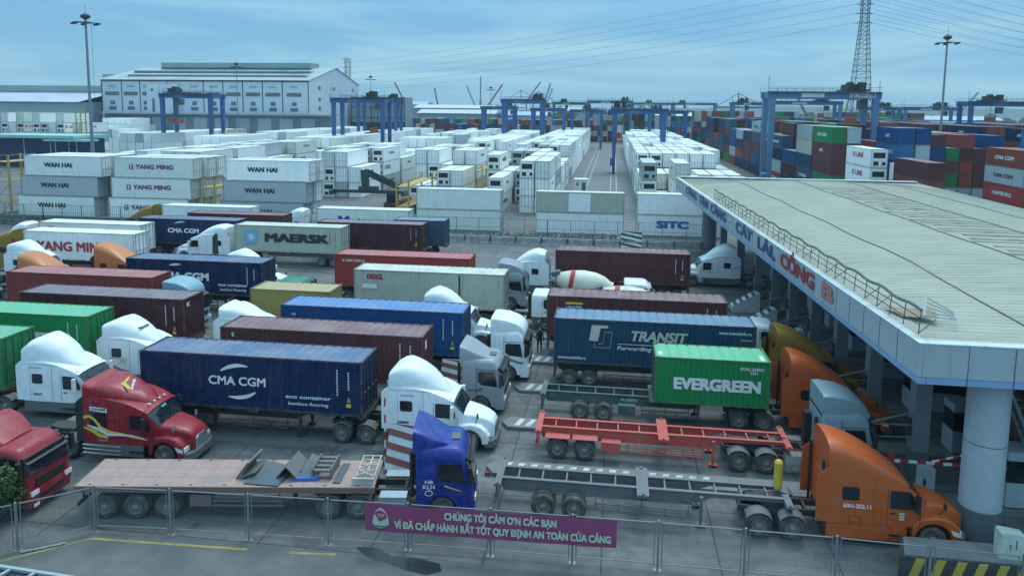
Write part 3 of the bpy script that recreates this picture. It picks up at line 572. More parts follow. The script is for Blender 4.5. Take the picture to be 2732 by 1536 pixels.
t11 = conv(8.85, 29.1, 0, 'orange', 'large orange bonneted truck nearest the fence, in front of the round pillar', skirt='body', peak=1.0)
text('60H-202.11', .17, INKW, t11, (1.15, -1.245, 1.72), bold=.02, width=1.05)
q = MB()
for a in ((.85, .86), (1.3, 1.31)): q.box(a[0], a[1], -1.24, -1.228, 1.02, 1.32)
q.box(.85, 1.31, -1.24, -1.228, 1.02, 1.03); q.box(.85, 1.31, -1.24, -1.228, 1.31, 1.32); q.build('locker_door', BLACK, t11)
q = MB()
for k in range(3): q.box(2.72, 2.92, -1.235, -1.212, 1.28+k*.11, 1.35+k*.11)
q.build('emblem', INKS, t11)
# --- row two
skeletal(-3.4, 34.6, (.5, .075, .06), 'empty bright red container chassis between two lanes', key='red', axles=(1.1, 2.45), box=True, fender=True)
cabover(10.1, 34.6, 0, 'grey', 'silver blue cabover truck behind the big orange truck', roof='sleek')
c20 = container(-24.45, 34.6, D, 12.19, HC, 'navy', 'R', label='navy blue long container with curved emblem and eco note, nearest the flatbed', group=ROWG)
cma(c20, 5.45, 1.52); codes(c20, 12.19, HC); q = MB(); q.box(.28, .58, -.02, -.012, .55, .95); q.build('warning_label', INKY, c20)
skeletal(-24.45, 34.6, TR, 'dark trailer under the navy blue container with eco note', key='dark', axles=(.95, 2.2), deck=D, box=True)
t6 = conv(-10.85, 34.6, 0, 'white', 'white bonneted truck pulling the navy blue container, beside the blue cabover', peak=1.03)
text('KIMMY', .16, NAVYB, t6, (.72, -1.245, 1.35), bold=.03, shear=.2, width=.6); text('PROSTAR', .09, GRAYP, t6, (.95, -1.245, 2.78), width=.7)
c1 = container(-45.2, 35.0, D, 12.19, HC, 'green2', 'R', label='green container cut off by the left edge, nearest one', group=ROWG)
skeletal(-45.2, 35.0, TR, 'dark trailer under the nearest green container at left edge', deck=D)
t1 = conv(-31.8, 35.0, 0, 'white', 'white bonneted truck parked behind the red flame striped truck', peak=1.06)
text('KIMMY', .13, NAVYB, t1, (.85, -1.245, 1.35), bold=.02, shear=.2, width=.55); text('PROSTAR', .09, GRAYP, t1, (.8, -1.245, 2.85), width=.75)
# --- red flame truck and the red cabover at the left edge
t2 = conv(-24.95, 30.9, 0, 'red', 'dark red bonneted truck with yellow and white flame stripes', peak=.93, drives=(-.95, -2.25))
def ribbon(par, top, bot, m, y=-1.238, nm='flame_stripe'):
    q = MB(); q.prism(list(top)+list(reversed(bot)), y-.006, y); return q.build(nm, m, par)
ribbon(t2, [(.0, 2.28), (.3, 2.34), (.6, 2.2), (.95, 1.8), (1.4, 1.62), (2.0, 1.55), (2.6, 1.42), (3.3, 1.3)], [(.0, 2.12), (.3, 2.22), (.55, 2.06), (.85, 1.66), (1.4, 1.5), (2.0, 1.44), (2.6, 1.33), (3.3, 1.27)], INKY)
ribbon(t2, [(.0, 1.75), (.5, 1.65), (.9, 1.42), (1.25, 1.4), (1.25, 1.22), (.8, 1.26), (.4, 1.5)], [(.0, 1.68)], INKY)
ribbon(t2, [(.2, 1.86), (.8, 1.74), (1.3, 1.5), (1.9, 1.5), (2.5, 1.5), (3.2, 1.36)], [(.2, 1.8), (.8, 1.56), (1.3, 1.36), (1.9, 1.4), (2.5, 1.43), (3.2, 1.33)], INKW, -1.246)
ribbon(t2, [(.35, 2.78), (1.25, 2.72), (1.25, 2.5), (.35, 2.56)], [(.35, 2.6)], INKW); text('CONTAINER', .13, INKK, t2, (.8, -1.247, 2.64), bold=.02, width=.8)
MB().box(.32, 1.2, -1.24, -1.23, 1.75, 2.5).build('sleeper_shade', GLASS, t2)
q = MB()
for z in (.45, .65, .85): q.tube([(-.1, -1.25, z), (1.9, -1.25, z-.03)], .03, 6)
for x in (.2, .9, 1.6): q.bar((x, -1.22, .4), (x, -1.2, .95), .03)
q.build('chrome_step_rail', CHROME, t2)
# eagle and bars on the slope of the roof
q = MB(); zf = lambda x: 4.12-(x-1.0)**2*.28
for P_ in ([(1.55, -.55), (1.75, -.2), (1.95, .0), (1.7, .02), (1.5, -.2)], [(1.95, .0), (1.6, .35), (1.3, .45), (1.45, .2), (1.75, .0)], [(1.8, -.1), (2.1, .02), (1.95, .15)]):
    q.poly([(x, y-.3, 0) for x, y in P_])
q.v = [(x, y, 4.125-max(0, x-.9)**2*.3) for x, y, z in q.v]; 
q = MB(); q.prism([(-.02, .02), (.1, .14), (.32, .3), (.5, .34), (.42, .2), (.28, .08), (.14, -.04)], 0, .008, 'z'); q.prism([(.0, .03), (-.12, .16), (-.36, .26), (-.3, .12), (-.14, .0)], 0, .008, 'z'); q.prism([(-.04, .1), (.06, .1), (.1, -.1), (0, -.16), (-.08, -.08)], .009, .014, 'z')
q.build('emblem', INKY, t2, loc=(1.6, -.36, 3.68), rot=(R(12), R(29), R(-62)))
q = MB()
for k in range(4): q.box(-.42+k*.22, -.24+k*.22, -.07, .07, 0, .008)
q.build('emblem_bar', INKW, t2, loc=(1.95, -.24, 3.49), rot=(R(12), R(33), R(-72)))
for y in (-.6, -.2, .2, .6): MB().box(3.0, 3.1, y-.05, y+.05, 2.78, 2.84).build('marker_lamp', LAMP, t2)
text('Trone D.I', .1, INKS, t2, (1.0, -1.245, 1.12), bold=.02, width=.5)
MB().poly([(3.28, -.85, 2.46), (3.28, .3, 2.56), (3.36, .3, 2.47), (3.36, -.87, 2.36)]).build('windshield_sunstrip', mat('green_strip', (.1, .45, .33), .4), t2)
t3 = cabover(-26.15, 26.0, 0, 'red', 'dark red cabover truck cut by the left edge behind the bush', roof='low', hatch=False)
MB().box(2.49, 2.5, -1.05, -.75, .35, .5).build('number_plate', INKW, t3)
d = MB(); d.rings([sec(*a, p=2.8) for a in ((-.3, 1.14, 2.7, 3.5, 3.75), (.2, 1.12, 2.7, 3.35, 3.55), (.7, 1.0, 2.75, 3.0, 3.15), (1.0, .8, 2.75, 2.82, 2.92))]); d.build('roof_deflector', paintc('red', TC['red']), t3, smooth=38)
# --- row three
c19 = container(-22.5, 39.2, D, 12.19, HC, 'maroon2', 'L', label='purple brown container between the navy and the mid blue containers', group=ROWG)
codes(c19, 12.19, HC); text('t', .3, INKW, c19, (.8, -.022, 2.5), bold=.04); q = MB(); q.box(12.2, 12.21, .5, .85, 2.0, 2.5); q.build('number_plate', INKW, c19)
skeletal(-22.5, 39.2, TR, 'dark trailer under the purple brown container behind the navy one', deck=D)
t7 = cabover(-8.1, 39.3, 0, 'silver', 'silver grey cabover truck behind the white truck of the navy container', roof='high')
text('NEO-TRANS', .12, INKK, t7, (.75, -1.268, 1.4), bold=.01, width=.75)
c2 = container(-43.6, 39.7, D, 12.19, HC, 'green', 'R', label='second green container from the left edge, with large white letters', group=ROWG)
ctxt(c2, 'EVERGREEN', 7.4, 1.35, .7, bold=.05, width=7.2); codes(c2, 12.19, HC)
skeletal(-43.6, 39.7, TR, 'dark trailer under the green container with large white letters', deck=D)
t4 = conv(-30.4, 39.6, 0, 'white', 'white bonneted truck with black wave stripes behind the navy container', peak=1.0)
for k in range(4): ribbon(t4, [(.1, 1.5-k*.12), (.7, 1.42-k*.12), (1.3, 1.2-k*.1), (1.7, 1.18-k*.1)], [(.1, 1.45-k*.12), (.7, 1.36-k*.12), (1.3, 1.14-k*.1), (1.7, 1.16-k*.1)], INKK, nm='wave_stripe')
MB().box(1.1, 1.5, -1.24, -1.228, 1.6, 1.8).build('door_sticker', INKS, t4)
text('PHUC AN LONG', .09, INKK, t4, (1.0, -1.245, 1.88), width=1.1)
MB().box(1.75, 2.15, -.55, .25, 3.62, 3.66).build('roof_hatch', GRAYP, t4, rot=(0, 0, 0))
c24 = container(2.6, 39.1, 1.42, 6.06, ST, 'green', 'L', label='short bright green container with large white letters near the canopy', group=ROWG)
text('EVERGREEN', .62, INKW, c24, (3.3, -.022, 1.15), bold=.045, width=4.55); text('EGHU 835041', .16, INKW, c24, (5.1, -.022, 2.15), bold=.02, width=1.2, name='code_marking'); text('2261', .15, INKW, c24, (5.2, -.022, 1.95), bold=.02, name='code_marking')
q = MB(); q.box(.2, .42, .5, 1.0, ST-.035, ST-.028); q.box(5.6, 5.8, .3, 1.1, ST-.035, ST-.028); q.build('roof_label', INKW, c24)
tev = skeletal(-3.6, 39.3, (.035, .085, .085), 'dark green container chassis half covered by the short green container', key='green', axles=(2.2, 3.5), box=True)
text('MP LOGISTICS', .14, INKW, tev, (4.9, .69, 1.1), bold=.01, width=.9)
conv(9.75, 39.4, 0, 'orange', 'orange bonneted truck pulling the short green container under the canopy edge', skirt='body', peak=1.0)
# --- row four
c18 = container(-21.2, 44.4, D, 12.19, HC, 'blue', 'R', label='mid blue container beside the khaki container', group=ROWG)
codes(c18, 12.19, HC); ctxt(c18, 'TGHU', .9, 2.3, .15, bold=.02, width=.3)
skeletal(-21.2, 44.4, TR, 'dark trailer under the mid blue container', deck=D)
t8 = cabover(-7.3, 44.5, 0, 'white', 'white cabover truck pulling the mid blue container', roof='sleek')
for k in range(3): ribbon(t8, [(1.0, 1.5+.06*k), (1.9, 1.25+.05*k), (2.1, 1.27+.05*k)], [(1.0, 1.46+.06*k), (1.9, 1.22+.05*k), (2.1, 1.24+.05*k)], GRAYP, -1.266, 'side_stripe')
c3 = container(-40.2, 44.4, D, 12.19, HC, 'dark', 'L', label='dark maroon container behind the green container with white letters', group=ROWG)
codes(c3, 12.19, HC); text('K', .3, INKW, c3, (12.21, .5, 2.45), (PI/2, 0, PI/2), bold=.03, width=.4)
skeletal(-40.2, 44.4, TR, 'dark trailer under the dark maroon container', deck=D)
conv(-25.6, 44.5, 0, 'white', 'white truck roof showing between the dark maroon and purple brown containers', peak=.94)
c23 = container(-3.3, 44.4, D, 12.19, HC, 'teal', 'R', label='deep blue container with sand coloured lettering and square emblem', group=ROWG)
ctxt(c23, 'TRANSIT', 6.35, 1.95, .62, INKS, bold=.03, shear=.25, width=3.4)
q = MB(); q.box(3.95, 6.9, -.024, -.014, 1.42, 1.45); q.build('underline', INKW, c23); ctxt(c23, 'Forwarding', 4.95, 1.18, .26, shear=.2, bold=.01, width=2.1)
ctxt(c23, 'www.transitinfo.ru', 1.15, .42, .2, bold=.015, width=1.75); ctxt(c23, 'www.transitinfo.ru', 10.95, 2.45, .2, bold=.015, width=1.9)
q = MB(); q.prism([(2.35, 2.55), (3.35, 2.55), (3.35, 2.38), (2.9, 2.38), (2.75, 1.55), (2.2, 1.55)], -.024, -.014); q.build('emblem', INKS, c23)
q = MB()
for a, b in (((2.5, 1.15), (3.5, 1.15)), ((3.5, 1.15), (3.62, 2.15)), ((3.62, 2.15), (3.15, 2.15)), ((3.15, 2.15), (3.05, 1.4)), ((3.05, 1.4), (2.75, 1.4)), ((2.5, 1.15), (2.56, 1.55))): q.bar((a[0], -.019, a[1]), (b[0], -.019, b[1]), .02, .02)
q.build('emblem_outline', INKS, c23)
q = MB()
for k in range(7): q.box(11.3+k*.1, 11.36+k*.1, -.02, -.013, 2.02, 2.08)
q.build('code_marking', INKW, c23)
skeletal(-3.3, 44.4, TR, 'dark trailer under the deep blue container with sand lettering', deck=D, axles=(1.0, 2.25))
t14 = conv(10.1, 44.4, 0, 'yellow', 'mustard yellow bonneted truck entering under the canopy', skirt='body'); text('MAD', .18, INKK, t14, (1.6, -1.245, 2.75), bold=.03, width=.5)
# --- row five
container(-25.8, 49.2, D, 6.06, ST, 'khaki', 'L', label='short khaki container behind the mid blue container', group=ROWG)
k17 = bpy.context.scene.objects[-1] if False else None
skeletal(-26.0, 49.2, TR, 'dark trailer carrying the short khaki container', deck=D)
conv(-13.0, 50.0, 0, 'white', 'white domed truck between the grey green and mid blue containers', peak=1.02)
c4 = container(-46.1, 49.8, D, 12.19, HC, 'brick', 'L', label='brick red container at left, beside the blue container with pale letters', group=ROWG)
skeletal(-46.1, 49.8, TR, 'dark trailer under the brick red container at left', deck=D)
cabover(-33.2, 49.9, 0, 'teal', 'pale teal cabover truck beside the dark maroon container', roof='sleek')
c22 = container(-4.2, 49.8, D, 12.19, HC, 'maroon', 'L', label='maroon container behind the deep blue one, with a yellow and white sticker', group=ROWG)
q = MB(); q.box(1.3, 2.5, -.024, -.014, 2.35, 2.5); q.build('sticker_band', INKY, c22); q = MB(); q.box(1.3, 2.5, -.024, -.014, 1.85, 2.33); q.build('sticker', INKK, c22); text('UNATO', .34, INKW, c22, (1.9, -.03, 2.05), bold=.02, width=1.1)
codes(c22, 12.19, HC)
skeletal(-4.2, 49.8, TR, 'dark trailer under the maroon container with a sticker', deck=D)
cabover(9.3, 49.9, 0, 'white', 'white cabover truck at the right end of the sand lettered container', roof='low')
# --- row six
c16 = container(-20.2, 55.4, D, 12.19, HC, 'cream', 'R', label='grey green container with small red letters', group=ROWG)
ctxt(c16, 'OOCL', 1.75, 2.35, .38, INKR, bold=.05, width=1.35); q = MB(); q.box(.7, 1.9, -.02, -.013, 1.4, 1.75); q.build('repair_patch', INKW, c16)
q = MB(); q.box(8.55, 8.66, -.03, -.013, .3, 2.7); q.build('side_gap', BLACK, c16)
skeletal(-20.2, 55.4, TR, 'dark trailer under the grey green container with red letters', deck=D)
cabover(-5.9, 55.5, 0, 'white', 'white cabover with green lower body beside the sticker container', roof='low', lower=mat('truck_green_lower', (.05, .12, .1), .5, dirt=.4))
c5 = container(-40.5, 56.1, D, 12.19, HC, 'navy', 'R', label='blue container with pale block letters behind the brick red container', group=ROWG)
ctxt(c5, 'CMA CGM', 5.2, 1.5, .62, bold=.045, width=4.6); swoosh(c5, 4.6, 1.6, 1.0, 120, 70, .18); ctxt(c5, 'eco container', 9.6, .95, .26, bold=.02, width=2.6); ctxt(c5, 'bamboo flooring', 9.6, .55, .22, bold=.012, width=2.3); codes(c5, 12.19, HC)
skeletal(-40.5, 56.1, TR, 'dark trailer under the blue container with pale block letters', deck=D)
cabover(-27.2, 56.2, 0, 'green', 'green low roofed cabover truck right of the blue container', roof='low')
conv(-50.9, 56.3, 0, 'orange2', 'faded orange bonneted truck at left beside the brick red container')
# --- rows seven and eight
conv(-56.6, 61.5, 0, 'white', 'white bonneted truck in front of the red lettered white container')
conv(-47.6, 61.5, 0, 'orange2', 'orange bonneted truck with sleeper window in front of the white container')
conv(-34.2, 61.3, 0, 'white', 'white truck roof dome showing above the blue container')
c15 = container(-24, 61.0, D, 12.19, HC, 'tomato', 'L', label='tomato red container behind the grey green container', group=ROWG)
ctxt(c15, 'K LINE COSCO', 1.75, 2.35, .22, bold=.02, width=2.0)
skeletal(-24, 61.0, TR, 'dark trailer under the tomato red container', deck=D)
cabover(-9.4, 61.2, 0, 'silver', 'grey cabover truck at the right end of the grey green container', roof='sleek')
c21 = container(-4.9, 66.5, D, 12.19, HC, 'maroon', 'R', label='maroon container furthest back on the right, behind the mixer trucks', group=ROWG); codes(c21, 12.19, HC)
skeletal(7.3, 66.5+W, TR, 'dark trailer under the maroon container behind the mixers', deck=D, rz=PI)
conv(-5.9, 66.5, PI, 'white', 'white bonneted truck facing left in front of the furthest maroon container')
conv(12.3, 72.5, PI, 'white', 'white bonneted truck facing left, coming out from under the canopy')
c6 = container(-59.3, 66.6, D, 12.19, HC, 'white', 'R', True, label='white container with large dark red letters at left', group=ROWG)
text('YANG MING', .95, INKR, c6, (5.45, -.0, 1.35), bold=.03, width=8.0)
skeletal(-59.3+12.19, 66.6+W, TR, 'dark trailer under the white container with red letters', deck=D, rz=PI)
conv(-60.9, 66.6, PI, 'yellow', 'yellow truck facing left at the left edge', skirt='body')
c7 = container(-62.2, 72, D, 12.19, HC, 'white2', 'R', True, label='cream white container just behind the red lettered white one', group=ROWG); text('EMC', .3, INKR, c7, (1.5, 0, 2.3), bold=.02)
skeletal(-62.2+12.19, 72+W, TR, 'dark trailer under the cream white container', deck=D, rz=PI)
conv(-63.8, 72, PI, 'white', 'white truck facing left at the head of the cream container')
c8 = container(-53.7, 76.8, D, 12.19, HC, 'navy', 'L', label='navy container partly behind a white truck, furthest navy one', group=ROWG)
ctxt(c8, 'CMA CGM', 5.6, 1.55, .5, bold=.03, width=3.8); swoosh(c8, 5.4, 1.6, 1.05, 130, 70, .16)
skeletal(-53.7, 76.8, TR, 'dark trailer under the furthest navy container', deck=D)
c10 = container(-40.6, 74.4, D, 12.19, HC, 'cream', 'R', label='cream container with pale blue star panel and black letters', group=ROWG)
ctxt(c10, 'MAERSK', 7.05, 1.55, .88, INKK, bold=.05, width=7.3)
q = MB(); q.box(1.15, 2.65, -.024, -.013, .85, 2.35); q.build('star_panel', mat('pale_blue_panel', (.16, .42, .58), .6), c10)
q = MB(); q.prism([(1.9+(.62 if i % 2 == 0 else .2)*math.cos(R(90+i*180/7)), 1.6+(.62 if i % 2 == 0 else .2)*math.sin(R(90+i*180/7))) for i in range(14)], -.034, -.025); q.build('star', INKW, c10); codes(c10, 12.19, HC, INKK)
skeletal(-40.6+12.3, 74.4+W, (.2, .22, .22), 'light grey trailer under the cream container with star panel', deck=D, rz=PI, key='lightgrey')
tm = conv(-41.6, 74.3, PI, 'white', 'white long sleeper truck facing left, pulling the star panel container', stretch=1.3)
MB().prism([(.9, 1.0), (1.6, 1.0), (1.55, 2.9), (1.2, 3.3), (.95, 3.3)], 1.232, 1.245).build('side_panel', CHASSIS, tm)
container(-50.5, 81.6, D, 12.19, HC, 'maroon', 'R', label='maroon container behind the furthest navy one', group=ROWG)
skeletal(-50.5, 81.6, TR, 'dark trailer under the maroon container behind the navy one', deck=D)
c11 = container(-32.7, 78.1, D, 12.19, HC, 'dark', 'R', label='dark maroon container right behind the star panel container', group=ROWG); codes(c11, 12.19, HC, INKS)
skeletal(-32.7, 78.1, TR, 'dark trailer under the maroon container behind the star panel one', deck=D)
c12 = container(-24.8, 81.4, D, 6.06, HC, 'slate', 'R', label='short dark slate blue container beside the dark maroon one', group=ROWG)
q = MB(); q.box(2.9, 3.6, -.02, -.013, 1.6, 2.0); q.build('emblem', mat('pinkish_emblem', (.5, .3, .33), .6), c12)
skeletal(-30.9, 81.4, TR, 'dark trailer under the short slate blue container', deck=D, axles=(9.2, 10.5), guard=False)
c13 = container(-37.2, 88.7, D, 12.19, HC, 'white2', 'R', True, label='white trailer container with large blue rounded letters', group=ROWG); text('Matson', 1.25, mat('vivid_blue', (.02, .04, .5), .5), c13, (5.9, 0, 1.3), bold=.03, width=6.0)
skeletal(-37.2+12.19, 88.7+W, TR, 'dark trailer under the white container with blue letters', deck=D, rz=PI)
conv(-39.0, 88.7, PI, 'white', 'white truck facing left, pulling the blue lettered white container')
c9 = container(-57.5, 87.2, D, 12.19, HC, 'white', 'R', True, label='white container on a trailer behind the furthest navy one', group=ROWG); text('YANG MING', .8, mat('plum_lettering', (.25, .06, .2), .6), c9, (7.0, 0, 1.3), bold=.02, width=6.5)
skeletal(-57.5+12.19, 87.2+W, TR, 'dark trailer under the white container pulled by the yellow truck', deck=D, rz=PI)
conv(-59.0, 87.2, PI, 'yellow', 'yellow truck facing left in front of the stacked white containers', skirt='body')
# --- concrete mixers
def mixer(x, yn, label):
    root = cabover(x, yn, 0, 'white', label, roof='low'); root.name = 'mixer_truck'; root['category'] = 'mixer truck'
    dm = mat('mixer_drum_white', (.62, .62, .52), .5, dirt=.5, dirtc=(.35, .33, .2), streak=.3)
    q = MB(); q.lathe([(.35, -.3), (.55, 0), (.95, 1.0), (1.18, 2.1), (1.18, 3.1), (1.0, 3.9), (.7, 4.4), (.65, 4.7)], (0, 0, 0), 'x', 22)
    dro = q.build('drum', dm, root, smooth=40, loc=(-5.6, 0, 2.75), rot=(0, R(10), 0))
    q = MB(); q.lathe([(.97, .98), (1.06, 1.35), (1.03, 1.35), (.94, .98)], (0, 0, 0), 'x', 22); q.build('drum_stripe', RED, dro)
    q = MB(); q.prism([(-6.3, 3.3), (-5.5, 3.5), (-5.4, 3.35), (-6.0, 2.9)], -.4, .4); q.bar((-6.0, -.5, 1.1), (-5.7, -.4, 3.2), .1); q.bar((-6.0, .5, 1.1), (-5.7, .4, 3.2), .1); q.prism([(-6.2, 2.6), (-6.6, 1.6), (-6.4, 1.6), (-6.0, 2.6)], -.25, .25)
    for k in range(6): q.box(-6.15, -6.05, -.9, -.5, 1.0+k*.35, 1.04+k*.35)
    q.build('chute', mat('mixer_frame', (.1, .13, .13), .7, dirt=.5), root)
    MB().box(-6.0, -.3, -.5, .5, .98, 1.3).build('subframe', CHASSIS, root)
    wheel(root, -5.0, -1.22, -1, True); wheel(root, -5.0, 1.22, 1, True)
    return root
mixer(1.3, 60.6, 'concrete mixer truck with red striped cream drum, further back of the two')
mixer(5.0, 55.6, 'concrete mixer truck with red striped drum, nearer and half hidden')
# ================================================================ GATE CANOPY
def ex(y): return 11.7-.049*(y-28.7)
YN, YF, XR = 28.7, 97.0, 37.5
cn = empty('gate_canopy', (11.7, 28.7, 0), 0, 'large gate canopy with pale green roof, lettered fascia and round pillar', 'canopy')
def cl(name, mb_, m, par=cn, **k): o = mb_.build(name, m, par, **k); o.location = (-11.7, -28.7, 0) if par is cn else (0, 0, 0); return o
ROOFM = mat('canopy_roof_sheet', (.35, .38, .31), .65, dirt=.6, dirtc=(.27, .28, .22), dscale=.3)
t_ = ROOFM.node_tree; wv = N(t_, 'ShaderNodeTexWave', bands_direction='Y'); wv.inputs['Scale'].default_value = 1.7; wv.inputs['Distortion'].default_value = .4; wv.inputs['Detail'].default_value = 2; tcx = N(t_, 'ShaderNodeTexCoord'); bu_ = N(t_, 'ShaderNodeBump'); bu_.inputs['Strength'].default_value = .7; bu_.inputs['Distance'].default_value = .05
t_.links.new(tcx.outputs['Object'], wv.inputs['Vector']); t_.links.new(wv.outputs['Fac'], bu_.inputs['Height']); t_.links.new(bu_.outputs[0], t_.nodes['Principled BSDF'].inputs['Normal'])
mx_ = N(t_, 'ShaderNodeMix', data_type='RGBA', blend_type='MULTIPLY'); mx_.inputs[0].default_value = .35; ns_ = N(t_, 'ShaderNodeTexNoise'); ns_.inputs['Scale'].default_value = 1.0; ns_.inputs['Detail'].default_value = 6; mp_ = N(t_, 'ShaderNodeMapping'); mp_.inputs['Scale'].default_value = (.35, 5, 1)
t_.links.new(tcx.outputs['Object'], mp_.inputs[0]); t_.links.new(mp_.outputs[0], ns_.inputs['Vector']); cr_ = N(t_, 'ShaderNodeValToRGB'); cr_.color_ramp.elements[0].position = .35; cr_.color_ramp.elements[0].color = (.45, .45, .42, 1); cr_.color_ramp.elements[1].position = .6; t_.links.new(ns_.outputs['Fac'], cr_.inputs[0])
b_ = t_.nodes['Principled BSDF']; src_ = b_.inputs['Base Color'].links[0].from_socket; t_.links.new(src_, mx_.inputs[6]); t_.links.new(cr_.outputs[0], mx_.inputs[7]); t_.links.new(mx_.outputs[2], b_.inputs['Base Color'])
def roofz(u): return 8.5+.85*math.sin(PI*min(1, max(0, u)))**.8
rf = MB(); NU = 10
def rp(u, y, dz=0): xl = ex(y)+.12; k = min(1, max(.02, min((y-YN)/14, (YF-y)/10))); k = k*k*(3-2*k); return (xl+(XR-xl)*u, y, 8.5+(roofz(u)-8.5)*k+dz)
ny = 46
for i in range(ny):
    y0 = YN+.15+i*(YF-YN-.3)/ny; y1 = YN+.15+(i+1)*(YF-YN-.3)/ny
    for j in range(NU):
        rf.poly([rp(j/NU, y0, .0), rp((j+1)/NU, y0, .0), rp((j+1)/NU, y1, .0), rp(j/NU, y1, .0)])
q = rf      # standing ribs of the sheeting
n = 150
for i in range(n):
    y = YN+.3+i*(YF-YN-.6)/n
    for j in range(NU): q.bar(rp(j/NU, y, .004), rp((j+1)/NU, y, .004), .03, .014)
q = MB()
for u in (.2, .42, .62, .8):
    pts = [rp(u+.004*math.sin(k*1.7), YN+.3+k*(YF-YN-.6)/20, .035) for k in range(21)]
    for a, b in zip(pts[:-1], pts[1:]): q.bar(a, b, .07, .03)
for y in (33.5, 35.2): q.bar(rp(.35, y, .05), rp(.99, y+.6, .05), .07, .03)
cl('roof_seam', q, mat('rusty_seam', (.2, .17, .12), .8, dirt=.6))
rf.mi(1)
for i in range(34):
    y = 36+i*1.35+.2*math.sin(i*2.3); k0 = .44+.012*math.sin(i*1.9)
    for a, b in ((k0, .53), (.53, .63)): rf.bar(rp(a, y, .012), rp(b, y-.25, .012), .42+.12*math.sin(i*1.3), .012)
cl('roof_sheet', rf, [ROOFM, mat('algae_stain', (.15, .155, .12), .9, dirt=.6, dirtc=(.3, .33, .26), dscale=1.1)])
FASC = mat('fascia_panel', (.36, .42, .45), .4, dirt=.35, dirtc=(.25, .28, .28), streak=.2, dscale=.6); FASB = mat('fascia_blue_strip', (.22, .35, .55), .4, dirt=.2)
q = MB(); q.rings([[(ex(y), y, 7.28), (ex(y)+.15, y, 7.28), (ex(y)+.15, y, 8.55), (ex(y), y, 8.55)] for y in (YN, YF)]); q.box(11.86, XR, YN, YN+.15, 7.28, 8.55); q.box(ex(YF)+.16, XR, YF-.15, YF, 7.28, 8.65); q.box(XR, XR+.15, YN, YF, 7.6, 8.55); fq = q; fq.mi(1)
y = YN+1.9
while y < YF: fq.box(ex(y)-.012, ex(y)+.001, y-.015, y+.015, 7.3, 8.54); y += 1.75
x = 13.45
while x < XR: fq.box(x-.012, x+.012, YN-.01, YN+.001, 7.02, 8.54); x += 1.62
cl('fascia', fq, [FASC, mat('joint_dark', (.06, .08, .09), .7)])
q = MB(); q.rings([[(ex(y)+.02, y, 7.0), (ex(y)+.3, y, 7.0), (ex(y)+.3, y, 7.27), (ex(y)+.02, y, 7.27)] for y in (YN+.02, YF-.02)]); q.box(12.02, XR, YN+.02, YN+.3, 7.0, 7.27); cl('fascia_strip', q, FASB)
q = MB(); q.rings([[(ex(y)-.02, y, 8.551), (ex(y)+.35, y, 8.551), (ex(y)+.35, y, 8.6), (ex(y)-.02, y, 8.6)] for y in (YN, YF)]); q.box(12.06, XR, YN-.02, YN+.5, 8.551, 8.6); q.box(ex(YF)+.36, XR, YF-.9, YF+.02, 8.651, 8.75); cl('coping', q, mat('coping_pale', (.5, .58, .58), .5, dirt=.4))
q = MB(); q.poly([(ex(YN)+.16, YN+.16, 7.27), (XR, YN+.16, 7.27), (XR, YF-.16, 7.27), (ex(YF)+.16, YF-.16, 7.27)]); cl('soffit', q, mat('soffit_grey', (.1, .12, .13), .8, dirt=.3))
FP = Vector((3.346, -68.3, 0)).normalized()
def ftext(s, y0, y1, h, m):
    yc = (y0+y1)/2; o = text(s, h, m, cn, (0, 0, 0), bold=.035, width=abs(y1-y0), ext=.03)
    Mx = Matrix((FP, Vector((0, 0, 1)), FP.cross(Vector((0, 0, 1))))).transposed().to_4x4(); Mx.translation = Vector((ex(yc)-.05-11.7, yc-28.7, 7.92)); sc_ = o.scale.copy(); o.matrix_local = Mx @ Matrix.Diagonal((*sc_, 1))
for s, a, b in (('CẢNG', 88, 80.3), ('TÂN', 78.6, 73.4), ('CẢNG', 72, 64.6), ('-', 63.4, 62.4), ('CÁT', 60.8, 55.2), ('LÁI,', 53.6, 48.9)): ftext(s, a, b, .78 if s != '-' else .2, NAVYB)
ftext('CỔNG', 47.6, 40.9, .82, MAGR); ftext('B', 39.8, 38.0, .8, mat('faded_red', (.45, .17, .14), .6))
# roof-edge railing and netting
q = MB(); ys = [YN+1.2+i*1.35 for i in range(33)]
for y in ys: q.bar((ex(y)+.45, y, 8.6), (ex(y)+.5, y, 9.5), .03); q.bar((ex(y)+.47, y, 8.65), (ex(y)+1.3, y+.6, 9.05), .03) if int(y*10) % 2 else None
for z in (8.95, 9.25): q.bar((ex(ys[0])+.47, ys[0], z), (ex(ys[-1])+.47, ys[-1], z), .03)
cl('railing', q, mat('railing_dark', (.05, .06, .07), .6, dirt=.4))
q = MB(); q.rings([[(ex(y)+.5+.065*math.cos(a), y, 9.55+.065*math.sin(a)+.05*math.sin(y*2.1)) for a in [2*PI*k/6 for k in range(6)]] for y in [ys[0]+i*.45 for i in range(97)]]); cl('rolled_net', q, mat('rolled_net_grey', (.13, .17, .18), .9, dirt=.8, dirtc=(.05, .06, .06), dscale=9))
q = MB(); 
for k in range(5): q.bar((12.8+k*.12, 31.2+k*.28, 9.0+.12*k), (13.9+k*.1, 31.0+k*.28, 8.95), .035)
q.bar((12.75, 31.1, 9.0), (13.3, 32.4, 9.5), .06); q.bar((13.9, 31.0, 8.95), (14.4, 32.2, 9.1), .06)
cl('roof_ladder', q, mat('ladder_pale', (.25, .32, .36), .6))
q = MB(); q.rings([[(12.1, 33.9, 8.62), (13.6, 32.6, 8.95)], [(12.3, 33.0, 8.66), (13.6, 32.0, 8.9)], [(12.4, 32.4, 8.62), (13.4, 31.4, 8.85)]], close=False); cl('board_on_roof', q, mat('plywood', (.3, .24, .16), .8, dirt=.5))
